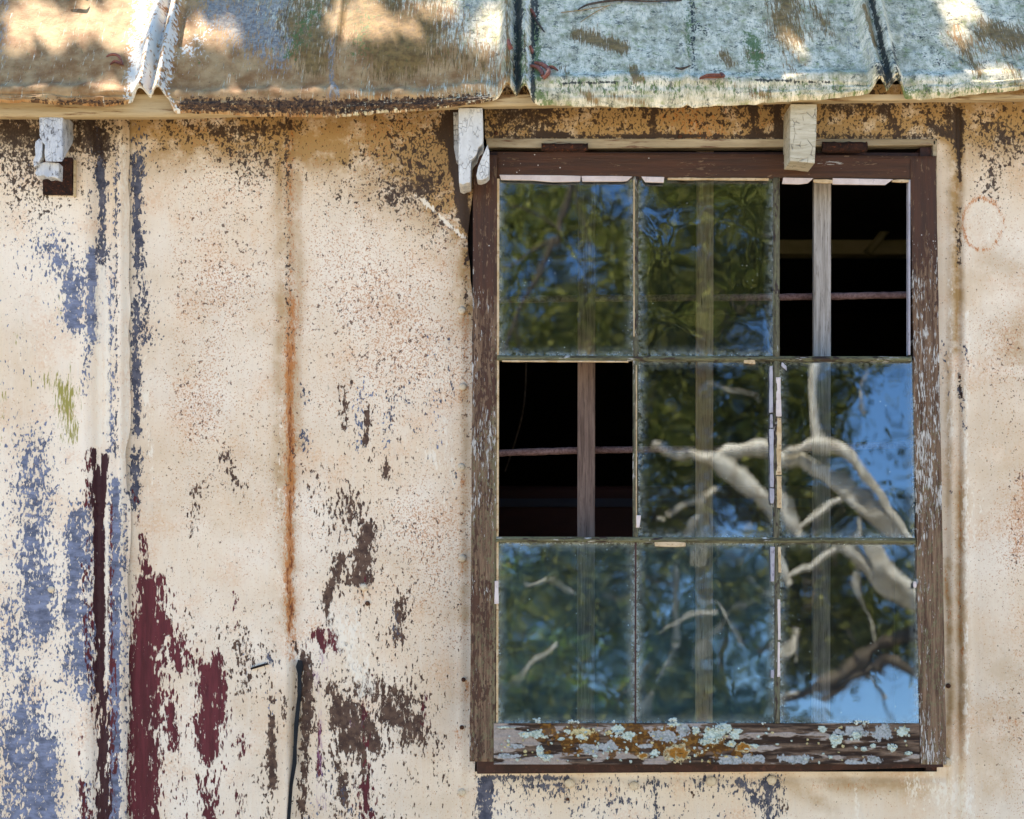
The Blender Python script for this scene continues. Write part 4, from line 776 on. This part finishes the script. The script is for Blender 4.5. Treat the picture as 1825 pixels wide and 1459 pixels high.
# ------------------------------------------------------------------ bars and room behind the glass
for i, (px, w_, lb) in enumerate(((1045, 31, 'brown batten behind the left panes'), (1256, 30, 'tan batten behind the middle panes'), (1465, 31, 'pale grey batten behind the right panes'))):
    V, F = prism([[(px - w_ / 2 + 1, 262), (px + w_ / 2 + 1, 262), (px + w_ / 2 - 1, 1375), (px - w_ / 2 - 1, 1375)]], .045, .063)
    o = pymesh('window_batten', V, F, M_bar[i], shed, bevel=.001); o['label'] = lb
def rod(y0p, y1p, dep, r):
    V, F = tube([WV(860, y0p, dep), WV(1050, (y0p * 2 + y1p) / 3, dep), WV(1260, (y0p + y1p) / 2 + 1, dep), WV(1480, (y0p + 2 * y1p) / 3, dep), WV(1680, y1p, dep)], [r * SC] * 5, 10, .10, 5, 30)
    pymesh('iron_rod', V, F, M_rod, shed, True)
rod(535, 524, .085, 6.5); rod(808, 790, .085, 6.5)
V, F = box(tuple(WV(1370, 452, 1.3)), tuple(WV(1900, 436, 1.38))); pymesh('tie_beam', V, F, M_beam, shed)
V, F = tube([WV(1545, 452, 1.2), WV(1580, 408, 1.2), WV(1625, 340, 1.2)], [.011, .011, .011], 8); pymesh('brace', V, F, M_beam, shed, True)
cab = tag(empty('wooden_chest', WV(1200, 0, 1.25) * 1), 'dark red-brown chest with a blue-grey strip, standing inside behind the missing pane', 'chest')
cab.location = (.1, 1.25, .05)
def rel(V, e): return [Vector(v) - Vector(e.location) for v in V]
zc = W(0, 865, 1.0)[2]
V, F = box((-.75, 1.0, .05), (.95, 1.5, zc)); pymesh('body', rel(V, cab), F, M_red, cab, bevel=.01)
V, F = box((-.75, .985, W(0, 903, .985)[2]), (.95, .999, W(0, 888, .985)[2])); pymesh('trim', rel(V, cab), F, M_strip, cab)
V, F = tube([WV(938, 640, .5), WV(934, 720, .5), WV(920, 780, .5), WV(900, 840, .52)], [.0022] * 4, 6); V2 = V
cord = pymesh('hanging_cord', V, F, M_twig, None, True); tag(cord, 'thin brown cord hanging in the dark behind the missing left pane', 'cord')
# ------------------------------------------------------------------ leaves and twigs on the roof
def roofpt(px, py, lift=0.):
    best = None
    for v in np.arange(0, .6, .004):
        xe = px
        for _ in range(3):
            P = roofpos(np.array([xe], float), np.array([v])); qx, qy = proj(P); xe += float(px - qx[0])
        if qy[0] <= py: break
    n = Vector((0, -math.sin(TH), math.cos(TH))); return Vector(P[0]) + n * lift
def bit(name, pts, rad, mat, label, cat, group=None, flat=False, n=8):
    Q = [roofpt(x, y, l * SC) for x, y, l in pts]; c = Q[0].copy()
    V, F = tube(Q, [r * SC for r in rad], n, .05, 2, 4)
    o = pymesh(name, [v - c for v in V], F, mat, None, True); o.location = c; return tag(o, label, cat, group)
def dleaf(name, pts, wid, mat, label, cat='leaf', group='dead leaves lying on the roof'):
    """curled leaf: a bent, pointed strip with folded sides"""
    Q = [roofpt(x, y, l * SC) for x, y, l in pts]; c = Q[0].copy(); V = []; F = []; n = len(Q); nn = Vector((0, -math.sin(TH), math.cos(TH)))
    fine = []
    for i in range(n - 1):
        for k in range(4):
            t = k / 4; fine.append(Q[i].lerp(Q[i + 1], t))
    fine.append(Q[-1]); m = len(fine)
    for i, q in enumerate(fine):
        T = (fine[min(i + 1, m - 1)] - fine[max(i - 1, 0)]).normalized(); sd = T.cross(nn).normalized(); t = i / (m - 1)
        ww = wid * SC * math.sin(math.pi * (.06 + .9 * t)) ** .7
        for k, (a, h) in enumerate(((-1, .9), (-.5, .2), (0, 0), (.5, .2), (1, .9))):
            V.append(q + sd * ww * a * .8 + nn * ww * h)
    for i in range(m - 1):
        for k in range(4): F.append([i * 5 + k, i * 5 + k + 1, (i + 1) * 5 + k + 1, (i + 1) * 5 + k])
    b = len(V); V += [v - nn * .0007 for v in V]; F += [[b + i for i in f][::-1] for f in F]
    o = pymesh(name, [v - c for v in V], F, mat, None, True); o.location = c; return tag(o, label, cat, group)
dleaf('dead_leaf', [(122,6,6),(135,3,8),(150,5,8),(158,6,4)], 4.5, M_dry2, 'grey-green leaf near the top edge of the picture, on the sunlit roof sheet')
bit('curled_leaf', [(190,106,4),(200,104,8),(212,108,8),(220,118,3)], [1.2, 2.4, 2.6, 1.2], M_dry, 'arched reddish leaf stalk casting a shadow on the sunlit roof sheet', 'leaf', 'dead leaves lying on the roof')
dleaf('dead_leaf', [(196,118,1),(205,115,3),(214,119,4),(221,120,2)], 4, M_dry, 'brown curled leaf under the arched stalk on the sunlit roof sheet')
bit('curled_leaf', [(906,86,16),(908,95,16),(911,104,16)], [3.2, 4, 4.4], M_dry, 'short pink-brown curled leaf in the groove of the middle roof seam', 'leaf', 'dead leaves lying on the roof')
bit('curled_leaf', [(946,20,3),(950,26,4),(954,32,3)], [2.5, 3, 2], M_dry, 'small red-brown curled leaf right of the middle seam, above the others', 'leaf', 'dead leaves lying on the roof')
bit('curled_leaf', [(944,86,3),(948,93,4),(949,98,3)], [2.5, 3, 1.6], M_dry, 'tiny red-brown leaf against the right side of the middle seam', 'leaf', 'dead leaves lying on the roof')
bit('curled_leaf', [(946,120,3),(958,126,5),(966,133,5),(966,139,3)], [2.6, 3.8, 3.8, 2.8], M_dry, 'left of the two curved pink-brown leaves beside the middle seam', 'leaf', 'dead leaves lying on the roof')
bit('curled_leaf', [(954,117,5),(966,122,8),(977,131,8),(976,139,6),(968,144,4)], [2.8, 4, 4.2, 4, 3], M_dry, 'curved pink-brown leaf hooked over its neighbour beside the middle seam', 'leaf', 'dead leaves lying on the roof')
dleaf('dead_leaf', [(974,125,4),(984,127,5),(995,128,2)], 4, M_dry, 'pointed red-brown leaf tip to the right of the curved leaves')
dleaf('dead_leaf', [(1246,160,3),(1258,152,6),(1272,147,7),(1288,143,5),(1283,132,3)], 6.5, M_dry, 'large curled brown leaf just right of the small fold above the window')
bit('twig', [(1030,22,4),(1045,14,5),(1070,8,5),(1110,5,5),(1150,7,5),(1215,5,4)], [1, 2, 2.2, 2.6, 2, 1.2], M_twig, 'long dark twig along the top of the roof above the window', 'twig', None)
bit('twig', [(950,32,4),(958,44,5),(970,62,4)], [1.4, 2.2, 1.2], M_twig, 'short grey twig slanting beside the middle roof seam', 'twig')
bit('pine_needle', [(1000,26,3),(1040,22,4),(1088,12,3)], [.8, .9, .7], M_straw, 'upper straw-coloured needle under the long twig', 'needle', 'needles on the roof')
bit('pine_needle', [(1034,42,3),(1060,26,4),(1086,13,3)], [.7, .8, .6], M_straw, 'lower straw-coloured needle slanting up to the long twig', 'needle', 'needles on the roof')
bit('twig', [(1204,126,4),(1215,127,5),(1230,122,6)], [1.6, 2.2, 1.2], M_twig, 'short black twig on the small roof fold above the window', 'twig')
# ------------------------------------------------------------------ TREES (mirrored in the glass; shading the roof)
def leafmesh(C_, size, nrm=None, asp=.42):
    n = len(C_); a = rng.normal(size=(n, 3)); a /= np.linalg.norm(a, axis=1)[:, None]
    if nrm is not None: a = a - (a @ nrm)[:, None] * nrm * .75; a /= np.linalg.norm(a, axis=1)[:, None]
    b = rng.normal(size=(n, 3)); b = np.cross(a, b); b /= np.linalg.norm(b, axis=1)[:, None]
    if nrm is not None:
        b = np.cross(nrm, a) + rng.normal(size=(n, 3)) * .35; b -= (b * a).sum(1)[:, None] * a; b /= np.linalg.norm(b, axis=1)[:, None]
    s = (size * rng.uniform(.65, 1.3, n))[:, None]
    V = np.stack([C_ - a * s, C_ + b * s * asp - a * s * .1, C_ + a * s, C_ - b * s * asp - a * s * .1], 1).reshape(-1, 3)
    return npmesh('crown', V, np.arange(4 * n).reshape(n, 4), smooth=False)
def px_r(px, L): return px * SC * (D + L) / D
limbs = []; dark = []
def limb(pts, L, rad, n=10):
    P = [RF(x, y, L + (q[0] if q else 0)) for (x, y, *q) in pts]; (dark if L < 8 or L in (9.71, 9.72) else limbs).append(tube(P, [px_r(r * .74, L) for r in rad], n, .14, len(limbs), 6))
limb([(1900,1250),(1760,1060),(1610,950),(1560,878),(1520,815),(1470,792),(1385,800)], 9.5, [32,28,19,18,17,15,11])
limb([(1900,1260),(1760,1075),(1600,962),(1545,918),(1500,866),(1450,828),(1390,812),(1330,815),(1270,828),(1170,800)], 9.6, [36,32,23,22,22,22,20,18,14,8])
limb([(1280,826),(1330,862),(1385,905),(1420,960)], 9.4, [19,22,20,13])
limb([(1475,800),(1452,740),(1448,650),(1470,540),(1440,400)], 9.6, [14,15,13,11,8])
limb([(1420,945),(1470,915),(1500,895)], 9.3, [5,7,9])
limb([(1190,940),(1240,905),(1290,880)], 9.8, [4,6,7])
limb([(1330,1180),(1390,1165),(1470,1140),(1530,1095),(1600,1055),(1700,1040),(1820,1080)], 9.71, [6,9,13,15,16,19,22])
limb([(1470,1165),(1520,1125),(1570,1095),(1620,1105),(1700,1150),(1830,1200)], 9.72, [8,12,14,14,15,17])
limb([(1130,1290),(1165,1240),(1195,1160),(1185,1060),(1200,960)], 10.5, [13,10,9,8,6])
limb([(1215,1210),(1240,1165),(1280,1115),(1340,1080),(1400,1050)], 10.6, [9,8,7,5,4])
limb([(960,1020),(1000,1015),(1035,1035)], 10, [6,9,5])
limb([(1395,1090),(1420,1070),(1435,1040)], 9.8, [7,6,3])
limb([(870,640),(940,500),(985,400),(1010,310),(1020,200)], 7.6, [3.5,5,7,8,9], 8)
limb([(985,400),(940,370),(890,350)], 7.6, [4,3,2], 6); limb([(975,420),(930,440),(880,470)], 7.7, [4,3,2], 6)
limb([(1040,430),(1020,370),(1016,320)], 7.5, [2,3,4], 6); limb([(930,520),(910,580),(925,640)], 7.6, [4,3,2], 6)
tp = RF(1900, 1250, 9.5)
limbs.append(tube([(tp.x + .7, tp.y - .3, -.1), (tp.x + .6, tp.y - .2, .5), (tp.x + .25, tp.y, 1.0), tp + Vector((.02, 0, .02))], [.36, .26, .2, .14], 14, .06, 5, 6))
limbs.append(tube([(tp.x + .55, tp.y - .2, .4), (tp.x + .8, tp.y - .3, 2.2), (tp.x + .3, tp.y - .6, 4.2), (tp.x - .8, tp.y - .3, 6.2)], [.24, .2, .15, .06], 12, .06, 9, 6))
limbs.append(tube([(tp.x + .3, tp.y - .6, 4.2), (tp.x - 1.5, tp.y + .4, 6.4), (tp.x - 3.4, tp.y + .9, 6.6), tuple(RF(1020, -350, 8)), tuple(RF(1020, 180, 7.6))], [.14, .1, .07, .05, .035], 10, .06, 9, 6))
base = Vector((tp.x + .7, tp.y - .3, 0))
tree = tag(empty('spreading_tree', base), 'spreading tree with twisted pale limbs, mirrored in the window glass', 'tree')
V, F = merge(*limbs); pymesh('trunk', [Vector(v) - base for v in V], F, M_bark, tree, True)
for i in range(46):
    px = rng.uniform(880, 1620); py = rng.uniform(330, 1270); a_ = rng.uniform(0, 6.28); ln_ = rng.uniform(25, 75); L_ = rng.uniform(9.0, 10.6); P_ = []
    for k in range(5):
        P_.append(RF(px, py, L_ + rng.uniform(-.1, .1))); px += math.cos(a_) * ln_ * .5; py += math.sin(a_) * ln_ * .5; a_ += rng.uniform(-.6, .6)
    r_ = rng.uniform(1.6, 4.2); V, F = tube(P_, [px_r(r_ * q, L_) for q in (1, .85, .7, .5, .25)], 6, .1, i, 4)
    pymesh('branch', [Vector(v) - base for v in V], F, M_bark if i % 2 else M_bark2, tree, True)  # lit and shaded twigs are told apart by bark colour
for V, F in dark: pymesh('branch', [Vector(v) - base for v in V], F, M_bark2, tree, True)  # shade of the arching limbs is put into this darker bark
gaps = [(975,1090,40),(1290,1230,34),(1150,1040,26),(1230,1000,20),(930,1200,40),(900,420,26),(1090,560,20),(1310,430,26),(1345,520,30),(1180,420,20),(1575,690,62),(1600,760,48),(1440,690,34),(1590,850,55),(1610,1150,80),(1540,1180,64),(1600,1060,26),(1420,1180,30),(905,500,44),(960,560,22),(1010,480,14),(1340,620,34),(1230,640,20),(1300,590,30),(1150,520,22),(1300,690,34),(1200,735,22),(1330,560,26),(940,1090,30),(1020,1120,36),
        (1150,1120,32),(1205,1200,24),(1300,1190,28),(1400,1150,26),(1590,1010,30),(1420,1010,16),(1170,880,26),(1500,1100,22),(1350,970,18),(1240,340,18),(1210,430,16),(1070,510,24),(1360,500,18)]
pts = []; bright = []
for i in range(3400):
    px = rng.uniform(820, 1720); py = rng.uniform(230, 1420); L = rng.uniform(9.9, 15)
    if px < 1250 and py < 640: L = rng.uniform(9.8, 14)
    if fbm(np.array([px]), np.array([py]), 120, 3, 91)[0] < .535 - .10 * (py < 640) - .04 * (px < 1400) + .01 * (px > 1400) * (py < 760): continue
    if any((px - a) ** 2 + (py - b) ** 2 < (r * (.75 + .5 * rng.rand())) ** 2 for a, b, r in gaps): continue
    c = np.array(RF(px, py, L)); q = rng.uniform(.07, .22); m = int(rng.uniform(50, 130))
    K = c + rng.normal(size=(m, 3)) * q * np.array([1.2, 1.2, .55])
    pts.append(K)
for i in range(170):
    px = rng.uniform(-900, 3300); py = rng.uniform(-1000, 1300)
    if 800 < px < 1740 and 200 < py: continue
    c = np.array(RF(px, py, rng.uniform(11, 16))); pts.append(c + rng.normal(size=(60, 3)) * .38 * np.array([1.2, 1.2, .6]))
Pn = np.concatenate(pts)
sunv = np.array(SUN); lp = [np.array(RF(x, y, 9.5)) for x, y in ((1760,1060),(1680,1010),(1610,950),(1585,915),(1560,878),(1540,845),(1520,815),(1495,800),(1470,792),(1425,795),(1385,800),(1500,866),(1475,845),(1450,828),(1390,812),(1330,815),(1290,825),(1270,828),(1220,812),(1300,845),(1335,868),(1370,895),(1460,740),(1450,700),(1448,650),(1460,590),(1440,935),(1480,910),(1210,925),(1260,895),(1560,930),(1190,1100),(1180,1180),(1260,1140),(1230,1190),(980,1018),(1020,1020))]
dm_ = np.full(len(Pn), 9.)
for q in lp:
    r_ = Pn - q; t_ = np.maximum(r_ @ sunv, 0); dm_ = np.minimum(dm_, np.linalg.norm(r_ - t_[:, None] * sunv, axis=1) + 9 * (t_ < .03))
ur = rng.rand(len(Pn)); Pn = Pn[~(((dm_ < .14) & (ur < .93)) | ((dm_ < .24) & (ur < .5)))]
link('crown', leafmesh(Pn - np.array(base), .034), M_leaf, tree)
# darker trees farther off: they close the gaps low down but leave sky above
def fartree(x, y, h, r, n, mat, label, seed, name='leafy_tree', low=.25):
    e = tag(empty(name, (x, y, 0)), label, 'tree', None)
    V, F = merge(tube([(0, 0, -.1), (.1, 0, h * .3), (-.1, .1, h * .62), (.1, 0, h * .9)], [.03 * h, .024 * h, .014 * h, .004 * h], 10, .06, seed, 4),
                 tube([(0, 0, h * .3), (.5 * r, .1, h * .55), (.8 * r, 0, h * .7)], [.014 * h, .009 * h, .003 * h], 8, .06, seed, 4), tube([(0, 0, h * .35), (-.5 * r, .1, h * .55), (-.75 * r, 0, h * .72)], [.014 * h, .009 * h, .003 * h], 8, .06, seed, 4))
    pymesh('trunk', V, F, M_bark2, e, True)
    K = []
    for i in range(n):
        u = rng.normal(size=3); u /= np.linalg.norm(u); u *= rng.uniform(.35, 1) ** .6
        c = np.array([u[0] * r, u[1] * r, h * (low + 1) / 2 + u[2] * h * (1 - low) / 2]); K.append(c + rng.normal(size=(45, 3)) * r * .09)
    link('crown', leafmesh(np.concatenate(K), .075), mat, e)
fartree(.25, -19, 5.1, 1.7, 150, M_leaf3, 'low bright green bushy tree beyond the twisted limbs', 1, low=.05)
fartree(2.9, -24, 5.9, 2.0, 170, M_leaf2, 'dark rounded tree behind and right of the bright green one', 2, low=.05)
fartree(-6.5, -22, 7.0, 3.0, 120, M_leaf2, 'tall dark tree at the left of the far row', 3, low=.1)
fartree(9.0, -26, 4.5, 3.2, 90, M_leaf2, 'broad dark tree at the right of the far row', 4, low=.05)
# tree standing left of the shed, one leafy bough over the roof, out of view; leaves left out where sun patches fall
LIT = [(250,0,225,160,48),(95,50,60,105,30),(150,25,165,70,24),(175,110,120,120,20),(30,25,60,20,22),(20,100,60,140,16),(310,20,290,160,30),(385,115,440,150,26),(350,60,410,55,18),(500,155,530,160,15),
       (640,12,655,24,22),(860,60,880,30,14),(740,20,800,10,12),(560,100,575,130,12),(650,75,710,58,15),(765,98,715,140,20),(630,125,620,150,17),(820,105,860,120,22),(590,20,600,40,10),(860,150,840,160,10),(560,150,600,160,12),(1410,80,1415,125,24),(1718,35,1700,70,22),(1700,75,1705,110,10),(1755,125,1790,150,26),(1690,0,1700,-20,14),(320,180,300,190,10)]
def litd(x, y):
    m = 1e9 + 0 * x
    for x0_, y0_, x1_, y1_, r in LIT:
        dx, dy = x1_ - x0_, y1_ - y0_; h = np.clip(((x - x0_) * dx + (y - y0_) * dy) / (dx * dx + dy * dy), 0, 1)
        m = np.minimum(m, np.hypot(x - x0_ - h * dx, y - y0_ - h * dy) - r)
    return m
n = 34000; xe = rng.uniform(-700, 2500, n); vv = rng.uniform(-.05, 1.0, n) ** 1.0
P = roofpos(xe, np.maximum(vv, 0.)); P[:, 2] += np.minimum(vv, 0) * 2; qx, qy = proj(P); d = litd(qx, qy)
ok = (d > 24) & ~((qy < -60) & (fbm(qx, qy, 160, 2, 88) > .56)) & ~((d > 60) & (rng.rand(n) < .35))
P = P[ok]; t = rng.uniform(2.2, 3.6, len(P)); sv = np.array(SUN); Q = P + sv * t[:, None]
b2 = Vector((-3.4, 3.4, 0)); tr2 = tag(empty('shade_tree', b2), 'tree beside the shed whose leafy bough dapples the roof with shade', 'tree')
V, F = merge(tube([(0, 0, -.1), (.1, 0, 1.5), (.3, .1, 3.2), (.8, .1, 4.7), (1.8, .3, 5.6)], [.24, .2, .17, .13, .09], 14, .05, 1, 6),
             tube([(1.8, .3, 5.6), (3.2, .5, 6.1), (4.8, .5, 6.2), (6.4, .4, 5.9)], [.09, .07, .05, .02], 10, .06, 2, 6), tube([(.3, .1, 3.2), (-.4, .6, 4.6), (-1, .8, 5.6)], [.12, .08, .04], 10, .06, 3, 5))
pymesh('trunk', V, F, M_bark2, tr2, True)
link('crown', leafmesh(Q - np.array(b2), .028, sv, .55), M_leaf2, tr2)
